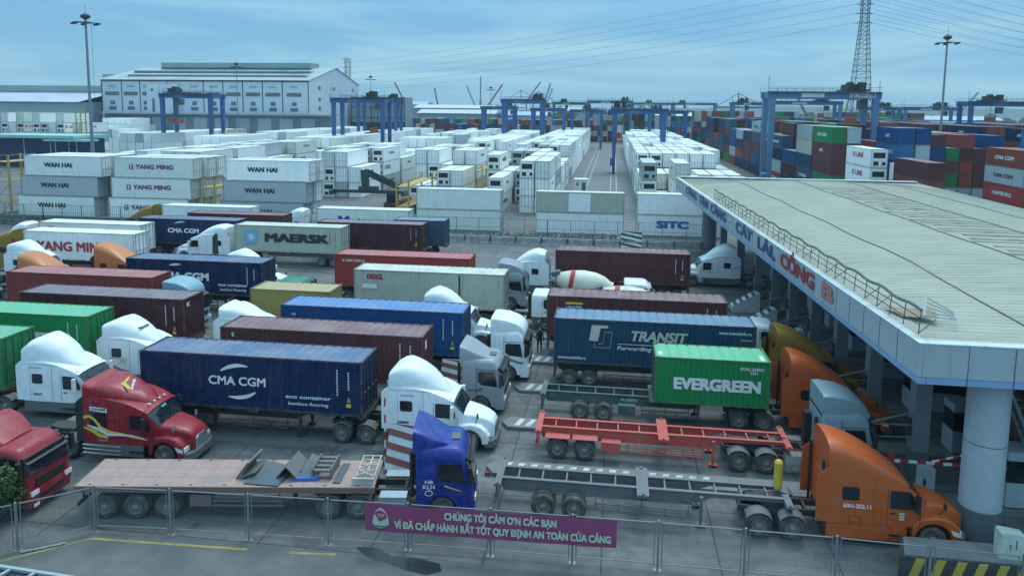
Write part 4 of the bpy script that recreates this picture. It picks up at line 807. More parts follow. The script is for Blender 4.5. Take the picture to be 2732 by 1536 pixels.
COLM = mat('column_cladding', (.36, .43, .47), .4, dirt=.35, dirtc=(.25, .28, .3), streak=.15); COLD = mat('column_base_dark', (.09, .11, .125), .6, dirt=.5, dirtc=(.16, .17, .17))
q = MB(); q.lathe([(.76, 1.62), (.76, 7.0)], (15.0, 30.2, 0), 'z', 36); pc = cl('column', q, COLM, smooth=40)
MB().lathe([(.765, 4.3), (.765, 4.33)], (15.0, 30.2, 0), 'z', 36).build('joint', CHASSIS, pc); MB().lathe([(.78, 0), (.78, 1.61)], (15.0, 30.2, 0), 'z', 36).build('base', COLD, pc, smooth=40)
q = MB(); q.lathe([(.9, 7.0), (.9, 7.26)], (15.0, 30.2, 0), 'z', 30); cl('column_head', q, COLD)
for i, (x, y) in enumerate([(14.6, 35.3), (14.45, 41.0), (14.3, 46.4), (14.2, 51.8), (14.0, 57.2), (13.9, 63.0), (13.7, 69.0), (13.4, 77), (13.0, 86), (12.4, 94)]):
    q = MB(); q.box(x-.35, x+.35, y-.35, y+.35, 1.5, 7.26) if i < 9 else q.lathe([(.9, 0), (.9, 7.26)], (x, y, 0), 'z', 30); pc = cl('column', q, mat('column_square', (.17, .2, .22), .5, dirt=.3))
    MB().box(x-.36, x+.36, y-.36, y+.36, 0, 1.5).build('base', COLD, pc)
    if i < 7: MB().bar((x-.35, y-.1, 3.3), (x-2.4, y-.3, 2.75), .07).bar((x-.35, y-.1, 2.7), (x-2.2, y-.25, 2.7), .05).bar((x-.35, y-.1, 2.1), (x-2.2, y-.25, 2.1), .05).build('bracket_arm', GALV, pc)
    if i < 8: MB().box(x-.5, x-.36, y-.12, y+.12, 2.2, 3.0).build('signal_box', CHASSIS, pc)
for y in [41.0, 52, 63, 77, 94]:
    q = MB(); q.box(33.2, 33.9, y-.35, y+.35, 0, 7.26); cl('column', q, COLD)
# things under the canopy
for i, y in enumerate([33.1, 38.2, 43.5, 48.6, 54.0, 59.6, 65.0]):
    k = empty('gate_booth', (18.6, y+.3, .25), 0, 'dark glazed gate booth under the canopy, lane %s from the front' % ['one', 'two', 'three', 'four', 'five', 'six', 'seven'][i], 'booth', 'gate booths under the canopy')
    MB().box(-1.3, 1.3, -.6, .6, 0, 1.1).box(-1.3, 1.3, -.6, .6, 2.1, 2.5).build('wall', COLM, k); MB().box(-1.27, 1.27, -.57, .57, 1.1, 2.1).build('window', GLASS, k)
for i, y in enumerate([32.5, 37.6, 42.8, 48.0, 53.4, 59.0, 64.4]):
    q = MB(); q.prism([(-5.2, y), (30, y), (30, y+1.3), (-5.2, y+1.3), (-5.6, y+.65)], .0, .18, 'z'); q.build('kerb_island', mat('kerb_concrete', (.17, .185, .19), .8, dirt=.6, dirtc=(.09, .1, .1), dscale=2), kind='structure')
    if i < 4:
        q = MB()
        for k in range(16 if i in (0,) else 5): q.poly([(a, b, .186) for a, b in ((-4.9+k*.62, y+.2), (-4.6+k*.62, y+.2), (-4.35+k*.62, y+1.1), (-4.65+k*.62, y+1.1))])
        q.build('island_stripes', mat('chipped_white', (.55, .58, .58), .7, dirt=.95, dirtc=(.15, .16, .16), dscale=4), kind='structure')
q = MB()
for k in range(3): q.box(-5.55+k*.5, -5.3+k*.5, 32.45, 32.499, .02, .181)
q.build('kerb_red_mark', RED, kind='structure')
SW = [(-.0, 0), (2.6, 0), (2.6, .35), (.9, 1.9), (.0, 2.0)]
def wedge(x, y, rz, label, dark, light, k=1.0):
    root = empty('crash_barrier', (x, y, 0), rz, label, 'barrier'); q = MB(); q.prism([(0, 0), (2.4*k, 0), (2.4*k, .5*k), (.35*k, 1.75*k), (0, 1.75*k)], 0, 1.3*k); q.build('body', light, root)
    q = MB(); rx, rz_ = 2.05*k, -1.25*k
    for j in range(4):
        t0, t1 = .04+j*.25, .16+j*.25; a, b = (.35*k+rx*t0, 1.75*k+rz_*t0+.01), (.35*k+rx*t1, 1.75*k+rz_*t1+.01)
        q.rings([[(a[0], 0, a[1]), (b[0], 0, b[1]), (b[0], 1.3*k, b[1]), (a[0], 1.3*k, a[1])], [(a[0]+.006, 0, a[1]+.012), (b[0]+.006, 0, b[1]+.012), (b[0]+.006, 1.3*k, b[1]+.012), (a[0]+.006, 1.3*k, a[1]+.012)]])
    for j in range(4): q.prism([(0.1*k+j*.6*k, .02), (.4*k+j*.6*k, .02), (.15*k+j*.5*k, 1.55*k-j*.36*k), (-.0+max(0, j*.5*k-.1*k), 1.4*k-j*.3*k)], -.012, -.002)
    q.build('stripe', dark, root); return root
MRN = mat('stripe_maroon', (.17, .045, .05), .6, dirt=.3); PLW = mat('stripe_pale', (.45, .52, .54), .6, dirt=.4)
def striped_ramp(x, y, wd, label, k=1.0, dark=None):
    root = empty('crash_barrier', (x, y, 0), 0, label, 'barrier'); h, dp = 1.75*k, 1.15*k
    q = MB(); q.prism([(0, 0), (dp, 0), (dp, h*.93), (dp*.86, h)], 0, wd, 'x'); q.build('body', PLW, root)
    q = MB(); P_ = lambda u, v: (u*wd, dp*.86*v-.012, h*v+.004)
    for j in range(5):
        a = -.25+j*.27; pts = [(0, a+.16), (0, a+.03), (1, a-.22+.03), (1, a-.22+.16)]; pts = [(u, min(1, max(0, v+.18))) for u, v in pts]
        if len(set(pts)) > 2: q.poly([P_(u, v) for u, v in pts])
    q.build('stripe', dark or MRN, root); return root
striped_ramp(-10.3, 31.9, 2.6, 'maroon and white striped sloping barrier between flatbed and white truck, behind the blue cab', 1.15)
striped_ramp(-10.1, 42.2, 2.4, 'maroon and white striped sloping barrier left of the silver grey cabover truck', 1.0)
striped_ramp(1.4, 91.0, 2.6, 'black and white striped sloping barrier by the yard fence below the lane', 1.2, BLACK)
wedge(5.5, 76.5, PI, 'striped wedge barrier at the far right end of the maroon container', MRN, PLW, 1.1)
wedge(11.2, 54.1, PI, 'yellow and black wedge barrier right of the sticker container', BLACK, YELLOW)
for i, (x, y) in enumerate([(13.9, 48.7), (13.9, 54.2), (13.2, 59.8), (12.9, 65.0)]):
    wedge(x, y, PI, 'black and white striped wedge barrier at the foot of canopy column, %s nearest' % ['first', 'second', 'third', 'fourth'][i], BLACK, PLW, .95)['group'] = 'striped barriers at the canopy columns'
q = MB()
for k in range(9): q.mi(k % 2).box(-.035, .035, -.035, .035, k*.42, (k+1)*.42)
q.build('height_pole', [WHITEP, RED], loc=(-10.5, 32.8, 0), label='thin red and white height pole beside the white truck', cat='pole')
# boom gate, box, hazard block, bollard
bg_ = empty('boom_gate', (14.3, 33.5, 0), 0, 'red and white boom gate crossing behind the round pillar', 'boom gate')
q = MB(); q.box(-.3, .3, -.25, .25, 0, 1.5); q.build('cabinet', COLM, bg_)
q = MB()
for k in range(9): q.mi(k % 2).box(-1.6+k*.36, -1.6+(k+1)*.36, -.32, -.26, 1.75, 1.87)
q.mi(0).box(1.64, 6.5, -.34, -.26, 1.72, 1.88); q.build('boom', [WHITEP, RED], bg_)
q = MB()
for k in range(5): q.mi(k % 2).bar((.1+k*.28, -.3, 1.88+k*.09), (.1+(k+1)*.28, -.3, 1.88+(k+1)*.09), .07)
q.build('brace_bar', [WHITEP, RED], bg_)
MB().box(-1.7, -1.5, -.36, -.22, 1.35, 2.1).build('signal_lamp', RED, bg_)
hb = empty('hazard_block', (10.9, 27.15, 0), 0, 'concrete block with yellow and black slanted stripes at the pillar foot', 'barrier')
MB().prism([(.0, 0), (11, 0), (11, 1.35), (.5, 1.35)], 0, .95, 'z').build('body', mat('block_black', (.03, .032, .035), .7, dirt=.4), hb)
q = MB()
for k in range(14): q.prism([(.3+k*.72, .02), (.62+k*.72, .02), (.92+k*.72, .93), (.6+k*.72, .93)], -.012, -.003)
q.build('stripe', YELLOW, hb)
q = MB()
for k in range(2): q.poly([(.0+.18*k-.012+.02, .05+.5*k, .05), (.0+.18*k+.1, .3+.5*k, .05), (.0+.18*k+.1, .3+.5*k, .9), (.0+.18*k-.012+.02, .05+.5*k, .9)])
q.build('end_stripe', YELLOW, hb); MB().prism([(.2, .06), (10.9, .06), (10.9, 1.3), (.6, 1.3)], .951, 1.0, 'z').build('top', mat('kerb_concrete', (.2, .2, .2)), hb)
eb = empty('electric_box', (14.9, 27.7, 1.0), 0, 'pale green electric cabinet on the striped block before the pillar', 'cabinet')
q = MB(); q.prism([(-.42, 0), (.42, 0), (.42, .92), (-.3, 1.02), (-.42, .98)], -.25, .25); q.build('cabinet', mat('cabinet_pale', (.5, .58, .52), .5, dirt=.4), eb); MB().box(.1, .12, -.27, -.252, .4, .75).box(-.1, -.08, -.27, -.252, .4, .6).build('handle', BLACK, eb)
bo = empty('bollard', (7.35, 30.9, 0), 0, 'yellow and blue bollard standing behind the grey chassis', 'bollard')
MB().lathe([(.15, 0), (.15, 1.3)], (0, 0, 0), 'z', 10).build('blue_base', mat('bollard_blue', (.06, .22, .5), .5, dirt=.3), bo); MB().lathe([(.18, 1.3), (.18, 2.45), (.1, 2.55), (0, 2.55)], (0, 0, 0), 'z', 10).build('yellow_top', YELLOW, bo)
# dark container truck waiting deep under the canopy
cu = container(17.3, 34.3, D, 12.19, HC, 'maroon2', 'L', label='maroon container in the shade under the canopy behind the pillar'); skeletal(17.3, 34.3, TR, 'dark trailer in the shade behind the round pillar', deck=D)
container(19.5, 44.4, D, 12.19, HC, 'navy', 'L', label='navy container deep in the shade under the canopy'); skeletal(19.5, 44.4, TR, 'dark trailer deep in the shade under the canopy', deck=D)
lad = empty('steel_stairs', (16.6, 33.0, 0), 0, 'grey steel stairs leaning up behind the round pillar', 'stairs'); q = MB()
for s in (0, .8): q.bar((0, s, 6.8), (3.0, s, 0), .12)
for k in range(18): q.box(.1+k*.165, .35+k*.165, 0, .8, 6.5-k*.375, 6.54-k*.375)
q.build('flight', GALV, lad)
# ================================================================ FRONT FENCE AND BANNER
MESHM = mat('fence_wire', (.1, .12, .13), .6)
posts = [(-25.6, 21.6), (-22.4, 23.9), (-20.35, 25.5), (-17.2, 25.75), (-13.95, 25.9), (-10.7, 26.05), (-7.5, 26.2), (-4.25, 26.3), (-1.1, 26.35), (2.1, 26.4), (5.25, 26.4), (8.45, 26.4), (11.6, 26.3), (14.6, 26.2), (17.6, 26.2)]
for i, ((xa, ya), (xb, yb)) in enumerate(zip(posts[:-1], posts[1:])):
    fn = empty('fence_panel', (xa, ya, 0), 0, 'mesh fence panel with grey tube frame, %s from the left' % ['first', 'second', 'third', 'fourth', 'fifth', 'sixth', 'seventh', 'eighth', 'ninth', 'tenth', 'eleventh', 'twelfth', 'thirteenth', 'fourteenth'][i], 'fence', 'front mesh fence')
    d = Vector((xb-xa, yb-ya, 0)); ln = d.length; d.normalize(); u = Vector((0, 0, 1))
    q = MB(); q.box(-.04, .04, -.04, .04, 0, 1.98); q.box(-.13, .13, -.1, .1, 0, .02); q.build('post', GALV, fn)
    q = MB(); a = d*.14; b = d*(ln-.14); q.tube([a+u*.2, a+u*1.93], .02); q.tube([b+u*.2, b+u*1.93], .02); q.tube([a+u*1.9, b+u*1.9], .022); q.tube([a+u*.28, b+u*.28], .02); q.build('panel_frame', GALV, fn)
    q = MB(); n = int((ln-.28)/.1)
    for k in range(n): p = a+d*(.1*(k+.5)); q.bar(p+u*.3, p+u*1.88, .005)
    for k in range(16): q.bar(a+u*(.36+k*.1), b+u*(.36+k*.1), .005)
    q.build('wire_mesh', MESHM, fn)
BANM = mat('banner_purple', (.27, .055, .14), .7, dirt=.15, dirtc=(.14, .05, .1))
bn = empty('banner', (-9.15, 26.05, 0), math.atan2(.28, 9.9), 'long purple red banner with pale capital letters hanging on the fence', 'banner')
rs = []; BW = 9.7
q = MB(); rs = [[(k*BW/48, -.14+.018*math.sin(k*.7), .86), (k*BW/48, -.14+.03*math.sin(k*.55+1), 1.4), (k*BW/48, -.14+.012*math.sin(k*.9), 1.97+.015*math.sin(k*.4))] for k in range(49)]; q.rings(rs, close=False); q.build('cloth', BANM, bn, smooth=60)
BT = mat('banner_letter_pale', (.46, .52, .42), .7, dirt=.15)
text('CHÚNG TÔI CẢM O’N CÁC BẠN', .28, BT, bn, (5.3, -.2, 1.68), bold=.045, width=4.3); text('VÌ ÐÃ CHẤP HÀNH RẤT TỐT QUY ÐỊNH AN TOÀN CỦA CẢNG', .28, BT, bn, (5.35, -.2, 1.2), bold=.045, width=8.3)
q = MB(); q.prism([(.32, 1.2), (.45, 1.08), (.65, 1.02), (.85, 1.08), (.98, 1.2), (.95, 1.5), (.85, 1.72), (.7, 1.85), (.6, 1.85), (.45, 1.72), (.36, 1.5)], -.2, -.195); q.build('emblem', BT, bn)
q = MB(); q.prism([(.4, 1.68-.06), (.62, 1.3), (.9, 1.45), (.88, 1.62), (.66, 1.78), (.5, 1.72)], -.207, -.202); q.build('emblem_panel', mat('banner_emblem_red', (.3, .05, .1), .7), bn)
q = MB(); q.prism([(.36, 1.17), (.5, 1.1), (.65, 1.06), (.82, 1.1), (.95, 1.17), (.8, 1.14), (.65, 1.11), (.5, 1.14)], -.209, -.202); q.build('emblem_base', NAVYB, bn); text('TCT', .13, BT, bn, (.67, -.212, 1.55), bold=.03, width=.28)
MB().tube([(-22.15, 23.75, .06), (-21.5, 24.15, .06), (-20.9, 24.55, .06)], .045).build('pipe_roll', mat('pipe_pale', (.3, .36, .33), .5, dirt=.7, dscale=6), label='short pale pipe lying on the road at the fence corner', cat='pipe')
# glazed roof at the bottom left, close below the camera
gr = empty('glass_awning', (-14.9, 10.6, 0), R(-3.5), 'dark glazed awning with pale bars at the bottom left corner', 'awning')
q = MB(); q.box(0, 9, 0, 3.0, 6.97, 7.0); q.build('glass', mat('awning_glass', (.01, .018, .026), .2), gr); q = MB()
for k in range(11): q.bar((k*.62, 3.05, 7.03), (k*.62-.45, 0, 7.03), .07, .05)
q.box(-.1, 7.0, 3.0, 3.08, 6.95, 7.06); q.build('glazing_bar', mat('bar_pale', (.28, .34, .34), .6), gr)
# bush
def leafy(name, loc, blobs, n, size, cols, label, cat, parts='crown', trunk=None):
    root = empty(name, loc, 0, label, cat); rnd = random.Random(len(label)); q = MB()
    for _ in range(n):
        b = rnd.choice(blobs); 
        th, ph = rnd.uniform(0, 2*PI), math.acos(rnd.uniform(-1, 1)); rr = rnd.uniform(.55, 1.0)**.6
        p = Vector((b[0]+b[3]*rr*math.sin(ph)*math.cos(th), b[1]+b[3]*rr*math.sin(ph)*math.sin(th), b[2]+b[4]*rr*math.cos(ph)))
        a = Vector((rnd.gauss(0, 1), rnd.gauss(0, 1), rnd.gauss(0, .6))).normalized(); c_ = a.orthogonal().normalized(); s = size*rnd.uniform(.6, 1.3)
        q.mi(rnd.randrange(len(cols))).poly([p-a*s, p+c_*s*.45, p+a*s, p-c_*s*.45])
    q.build(parts, cols, root)
    if trunk: MB().tube([(0, 0, 0), (0, 0, trunk[1])], trunk[0], 8, trunk[0]*.6).build('trunk', mat('bark', (.09, .07, .05), .9), root)
    return root
LG = [mat('leaf_green', (.035, .1, .03), .6), mat('leaf_green_light', (.07, .15, .04), .6), mat('leaf_green_yellow', (.12, .15, .04), .6), mat('leaf_dark', (.02, .06, .025), .6)]
rb = random.Random(3)
leafy('bush', (-25.3, 25.3, 0), [(rb.uniform(-1.5, 1.2), rb.uniform(-.9, .9), rb.uniform(.5, 2.5), rb.uniform(.4, .65), rb.uniform(.3, .55)) for _ in range(34)], 13000, .075, LG, 'leafy green bush at the left edge before the dark red cabover', 'bush', trunk=(.09, 1.2))
# ================================================================ STACKING YARD
def yard_mesh(key, Lc, H, reefer):
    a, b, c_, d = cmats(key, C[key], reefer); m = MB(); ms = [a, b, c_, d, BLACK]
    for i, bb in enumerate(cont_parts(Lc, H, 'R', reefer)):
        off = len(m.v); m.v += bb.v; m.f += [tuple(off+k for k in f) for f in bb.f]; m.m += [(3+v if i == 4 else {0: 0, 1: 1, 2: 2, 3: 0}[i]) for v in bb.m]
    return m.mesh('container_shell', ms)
YM = {}
def ymesh(*k):
    if k not in YM: YM[k] = yard_mesh(*k)
    return YM[k]
TIER = ['bottom', 'second', 'third', 'fourth', 'fifth', 'sixth']
ORD = ['first', 'second', 'third', 'fourth', 'fifth', 'sixth', 'seventh', 'eighth', 'ninth', 'tenth', 'eleventh', 'twelfth', 'thirteenth', 'fourteenth', 'fifteenth', 'sixteenth', 'seventeenth', 'eighteenth', 'nineteenth', 'twentieth']
CN = dict(navy='navy', blue='blue', teal='deep teal blue', green='green', green2='dull green', maroon='maroon', maroon2='purple brown', dark='dark maroon', tomato='red', brick='brick red', cream='cream', khaki='khaki', white='white', white2='ivory white', grey='grey', rust='rusty red', slate='slate blue', sky='sky blue')
Y = []   # every container of the yard: (dist, x, y, z, L, H, colour, reefer, rotation, label, text)
BZ = 0
def front(x, y, tiers, name, H=HC, Lc=12.19, door='R', fan=True, jit=0):
    for t, (colr, txt_) in enumerate(tiers):
        c_ = container(x+(jit*(t-1)), y, BZ+t*H, Lc, H, colr, door, True, label='%s, %s tier' % (name, TIER[t] if t < len(tiers)-1 else 'top'), group='front row of stacked white containers'); globals()['LASTC'] = c_
        if txt_:
            s, h, wd, ink, xx = txt_; text(s, h, ink, c_, (xx, .012, 1.55), bold=.045, width=wd)
        if txt_ and txt_[0] == 'YANG MING': q = MB(); q.box(2.4, 3.0, -.005, .008, 1.2, 1.95); q.build('emblem', mat('purple_emblem', (.1, .04, .25), .6), c_); q = MB(); q.box(2.62, 2.78, -.012, -.006, 1.25, 1.75); q.box(2.5, 2.9, -.012, -.006, 1.75, 1.87); q.build('emblem_mark', INKW, c_)
WH = ('WAN HAI', .62, 4.4, INKK, 5.4); PLM = mat('plum_lettering', (.25, .06, .2), .6); YMG = ('YANG MING', .62, 5.8, PLM, 6.3)
BZ = 1.1
MB().box(-90, -39, 94.9, 104, 0, BZ).build('concrete_plinth', mat('kerb_concrete', (.2, .2, .2)), kind='structure')
front(-84.7, 95.3, [('white2', WH), ('grey', WH), ('white', WH)], 'left white container stack with spaced black letters', jit=.7)
front(-70.6, 95.5, [('white', YMG), ('white2', YMG), ('white2', YMG)], 'stacked ivory container with plum letters and emblem', jit=.5)
front(-53.4, 95.1, [('grey', WH), ('grey', WH), ('white', WH)], 'third white container stack with spaced black letters', jit=.5)
for n_, (xx, yy) in enumerate([(-84.4, 98.0), (-84.4, 100.6), (-70.0, 98.2), (-70.0, 100.8), (-53.2, 97.8)]):
    for t in range(3): link('refrigerated_container', ymesh(('white', 'white2', 'white')[(n_+t) % 3], 12.19, HC, True), None, (xx+.5*(t-1), yy, BZ+t*HC), 0, 'plain white container, %s tier, %s behind the %s lettered stack' % (TIER[t] if t < 2 else 'top', 'directly' if n_ in (0, 2, 4) else 'second', ('left', 'left', 'plum', 'plum', 'third')[n_]), 'container', 'white containers stacked in the yard')
BZ = 0
front(-27.4, 101.0, [('white2', None), ('white2', None)], 'cream container stack left of the lane mouth')
front(-10.3, 101.2, [('white', None), ('cream', None)], 'cream container stack with a bright patch at the lane mouth')
q = MB(); q.box(4.55, 7.55, .005, .016, .2, 2.7); q.build('repair_panel', mat('reefer_patch', (.8, .84, .84), .6, dirt=.1), LASTC)
front(3.6, 101.6, [('white', ('SITC', .95, 4.4, mat('vivid_blue2', (.02, .12, .45), .5), 4.9)), ('white', None)], 'white container stack beside the canopy tip')
# blocks of containers standing lengthways
def block(bx, ncol, y0, y1, pitch, heights, kind, rnd, frontage=None, name='', Lc=12.19, hh=2.85):
    H = HC if kind == 'r' else hh; n = int((y1-y0)/pitch); g = {}
    for b in range(n):
        hb = rnd.choice(heights)
        for c_ in range(ncol):
            h = max(1, min(max(heights), hb+rnd.choice([0, 0, 0, 0, 0, 0, -1] if kind == 'r' else [0, 0, -1, 0, 1])))
            if rnd.random() < (.02 if kind == 'r' else .05): h = max(1, h-2)
            g[(b, c_)] = h
    if frontage:
        for k, v in frontage.items(): g[k] = v
    base = rnd.choice(range(6))
    for (b, c_), h in g.items():
        for t in range(h):
            # skip boxes fully enclosed by neighbours
            if t < h-1 and all(g.get(k, 0) > t for k in ((b-1, c_), (b, c_-1), (b, c_+1))) and b > 0: continue
            if kind == 'r': colr = rnd.choice(['white', 'white', 'white2', 'white', 'white2', 'white', 'grey', 'white'])
            elif b == 0 or (b < 3 and t == h-1): colr = rnd.choice(['maroon', 'blue', 'green', 'tomato', 'grey', 'maroon2', 'sky', 'rust', 'cream', 'teal', 'navy', 'green'])
            else: colr = rnd.choice(['maroon', 'maroon2', 'dark', 'rust', 'rust', 'maroon', 'blue', 'navy', 'teal', 'slate', 'navy', 'blue', 'green', 'grey', 'slate', 'dark', 'cream' if b < 2 else 'rust', 'tomato' if b % 2 else 'maroon2'])
            x, y = bx+c_*2.62, y0+b*pitch; d = math.hypot(x+1.2, y)-(130 if name == 'tall far left stack' else 0)
            lab = '%s container, %s tier, %s stack back, %s column, %s' % (CN[colr], TIER[t], ORD[min(b, 19)], ORD[c_], name)
            Y.append((d, x, y, t*H, Lc, H, colr, kind == 'r', lab, rnd.random(), b, c_, t, h))
rn = random.Random(11)
block(-22.9, 5, 120, 345, 13.9, [3, 3, 3, 2], 'r', rn, {(0, 0): 1, (0, 1): 2, (0, 2): 0, (0, 3): 3, (0, 4): 3, (1, 3): 3, (1, 4): 3, (1, 0): 3, (1, 1): 2}, 'first block left of lane')
block(-39.8, 5, 132, 300, 13.9, [3, 3, 3, 2], 'r', rn, {(0, 4): 2, (0, 0): 0, (0, 1): 1, (0, 2): 1, (0, 3): 2}, 'second block left of lane')
block(-60.1, 5, 134, 330, 13.9, [3, 3, 3, 2], 'r', rn, {(0, 2): 3, (0, 3): 3, (0, 4): 2, (0, 0): 2, (0, 1): 2}, 'third block left of lane')
block(-88.0, 5, 126, 320, 13.9, [3, 3, 2, 3], 'r', rn, {(0, 0): 3, (0, 1): 2}, 'fourth block left of lane')
block(-118.5, 5, 150, 320, 13.9, [3, 2, 3, 3], 'r', rn, None, 'fifth block left of lane')
block(-148, 5, 205, 330, 13.9, [2, 3, 3], 'r', rn, None, 'sixth block left of lane')
block(-178, 5, 232, 330, 13.9, [2, 3, 3, 3], 'r', rn, None, 'seventh block left of lane')
block(-207, 5, 235, 330, 13.9, [3, 3, 4], 'r', rn, None, 'leftmost white block')
block(-184, 11, 198, 212, 13.9, [5], 'r', rn, {(0, 0): 5, (0, 1): 5, (0, 2): 4, (0, 3): 5, (0, 4): 3, (0, 5): 5, (0, 6): 4, (0, 7): 4, (0, 8): 5, (0, 9): 3, (0, 10): 4}, 'tall far left stack')
block(4.9, 7, 121, 345, 13.9, [3, 3, 3, 2], 'r', rn, {(0, 0): 3, (0, 1): 1, (0, 2): 3, (0, 3): 2, (0, 4): 1, (0, 5): 2, (0, 6): 2}, 'block right of lane')
block(38.8, 2, 138, 330, 12.9, [5, 5, 4], 'd', rn, {(0, 0): 5, (0, 1): 5}, 'leftmost coloured block', hh=HC)
block(50.4, 2, 138, 330, 12.9, [5, 5, 4], 'd', rn, {(0, 0): 5, (0, 1): 5}, 'narrow coloured block', hh=HC)
block(43.2, 1, 108, 121, 12.9, [4], 'd', rn, {(0, 0): 4}, 'lone coloured stack near canopy', hh=ST)
block(62.7, 5, 155, 330, 12.9, [5, 5, 4], 'd', rn, {(0, 0): 5, (0, 1): 4, (0, 2): 5, (0, 3): 4, (0, 4): 5}, 'middle coloured block', hh=ST)
block(62.8, 5, 122, 135, 12.9, [4], 'd', rn, {(0, 0): 4, (0, 1): 4, (0, 2): 5, (0, 3): 4}, 'nearest right coloured row', hh=HC)
block(82.0, 6, 130, 330, 12.9, [5, 5, 4], 'd', rn, None, 'third coloured block')
block(106.0, 6, 150, 320, 12.9, [5, 4, 5], 'd', rn, None, 'fourth coloured block')
for t in range(4): Y.append((90, 39.4, 119, t*HC, 12.19, HC, 'white', True, 'white container in the lone four high stack behind the canopy, %s tier' % TIER[t], .7, 0, 0, t, 4))
for t in range(3): Y.append((91, 47.2, 121, t*HC, 12.19, HC, 'white2', True, 'ivory container in the three high stack beside coloured ones, %s tier' % TIER[t], .4, 0, 0, t, 4))
for i, bx in enumerate(range(-108, 150, 19)):
    block(bx, 6, 388+(i % 3)*6, 430, 13.2, [6, 5, 6, 4] if bx > -30 else [3, 4], 'd', rn, None, 'far block %s from left' % ORD[i])
# how much of each shows: rough estimate, nearest and tallest first
DRYTX = [('KMTC', INKW), ('EVERGREEN', INKW), ('CMA CGM', INKW), ('TRITON', INKW), ('HAMBURG', INKW), ('ONE', INKW), ('MAERSK', INKK), ('APL', INKW)]
for kind in (True, False):
    lst = sorted([r for r in Y if r[7] == kind], key=lambda r: r[0]-(6 if r[12] == r[13]-1 else 0)); ind, rest = lst[:297 if not kind else 276], lst[297 if not kind else 276:]
    for r in ind:
        d, x, y, z, Lc, H, colr, rf_, lab, rv, b, c_, t, h = r
        # lengthways: long axis along +y, doors facing the camera
        dr = rv < .62; o = link('refrigerated_container' if rf_ else 'shipping_container', ymesh(colr, Lc, H, rf_), None, (x, y+Lc, z) if dr else (x+W, y, z), -PI/2 if dr else PI/2, lab, 'container', 'white containers stacked in the yard' if rf_ else 'coloured containers stacked in the yard')
        o.location.x += (rv-.5)*.07
        if rf_ and d < 250 and rv > .35:
            s, ink = [('EVERGREEN', mat('green_letter', (.03, .25, .12), .6)), ('MAERSK', INKK), ('Matson', NAVYB), ('COSCO', INKK), ('K LINE', INKR), ('ONE', mat('magenta_letter', (.4, .02, .2), .6))][int(rv*1000) % 6]
            lx = 4.5; 
            # long side facing the lane line of sight
            side = 1 if x < 0 else -1
            m_ = text(s, .45 if rv < .7 else .75, ink, o, (Lc/2 if rv < .8 else 3, 0, 1.7), bold=.035, width=min(5, .75*len(s))*(.7 if rv < .7 else 1.1))
            near_y0 = (dr and side < 0) or (not dr and side > 0)
            # local near side y=0 faces -x when rotated by -90 degrees and +x when rotated by +90
            if near_y0: m_.location.y = .012; m_.rotation_euler = (PI/2, 0, 0)
            else: m_.location.y = W-.012; m_.rotation_euler = (PI/2, 0, PI)
        if not rf_ and d < 260 and .2 < rv < .75:
            s, ink = DRYTX[int(rv*977) % 8]; ink = INKK if colr in ('cream', 'grey') else ink
            m_ = text(s, .6, ink, o, (Lc/2, 0, 1.4), bold=.03, width=min(6, .85*len(s)))
            if dr: m_.location.y = -.02; m_.rotation_euler = (PI/2, 0, 0)
            else: m_.location.y = W+.02; m_.rotation_euler = (PI/2, 0, PI)
    if rest:     # beyond the nearest three hundred: one far mass
        big = MB(); cols_ = sorted({r[6] for r in rest}); ms = [cmats(k, C[k], kind)[0] for k in cols_]+[cmats(k, C[k], kind)[2] for k in cols_]
        for r in rest:
            _, x, y, z, Lc, H, colr = r[:7]; k = cols_.index(colr); big.mi(k).box(x+.02, x+W-.02, y+.03, y+Lc-.03, z+.03, z+H-.05); big.mi(len(cols_)+k).box(x+.05, x+W-.05, y+.06, y+Lc-.06, z+H-.05, z+H-.02)
            for xx in (x+W*.25, x+W*.5, x+W*.75): big.mi(k).box(xx-.03, xx+.03, y, y+.03, z+.1, z+H-.1)
        big.build('distant_containers', ms, label='far rows of stacked %s containers' % ('white' if kind else 'coloured'), cat='containers', kind='stuff')
# loose box in the lane and yellow reefer racks
lb = empty('white_cabin', (-6.2, 152, 0), 0, 'small white cabin standing in the empty lane', 'cabin'); MB().box(-1.3, 1.3, 0, 2.4, .15, 2.7).build('wall', WHITEP, lb); MB().box(-1.45, 1.45, -.15, 2.55, 2.7, 2.85).build('roof', WHITEP, lb); MB().box(-.9, -.5, -.03, -.002, 1.4, 2.2).box(.2, 1.0, -.03, -.002, .2, 2.2).build('door', GRAYP, lb)
def rack(x, y, wdt, dep, n, label):
    root = empty('reefer_rack', (x, y, 0), 0, label, 'steel rack', 'yellow service racks in the yard')
    q = MB()
    for a in (0, wdt):
        for b in (0, dep): q.box(a-.12, a+.12, b-.12, b+.12, 0, n*HC+1)
    q.build('post', RACK, root)
    for t in range(n+1):
        z = t*HC if t else .1
        q = MB(); q.box(0, wdt, 0, dep, z, z+.1); q.box(0, wdt, -.06, 0, z+1.0, z+1.08); q.box(wdt, wdt+.06, 0, dep, z+1.0, z+1.08); q.bar((0, -.1, z+.1), (wdt, -.1, z+HC-.2), .08) if t < n else None; q.build('platform', RACK, root)
rack(-30.6, 102, 1.8, 14, 2, 'yellow steel rack left of the cream container stack'); rack(-56.4, 95.0, 1.8, 6, 2, 'yellow steel rack between ivory and white container stacks')
rack(-88.9, 95.3, 2.4, 5, 3, 'yellow steel rack at the far left edge'); rack(-24.6, 131.5, 1.3, 12, 2, 'yellow steel rack behind the front white stacks')
rack(-155, 196, 1.6, 2, 5, 'tall yellow rack before the far left stacks'); rack(-116, 206, 1.6, 12, 3, 'rusty yellow rack among the white stacks at left')
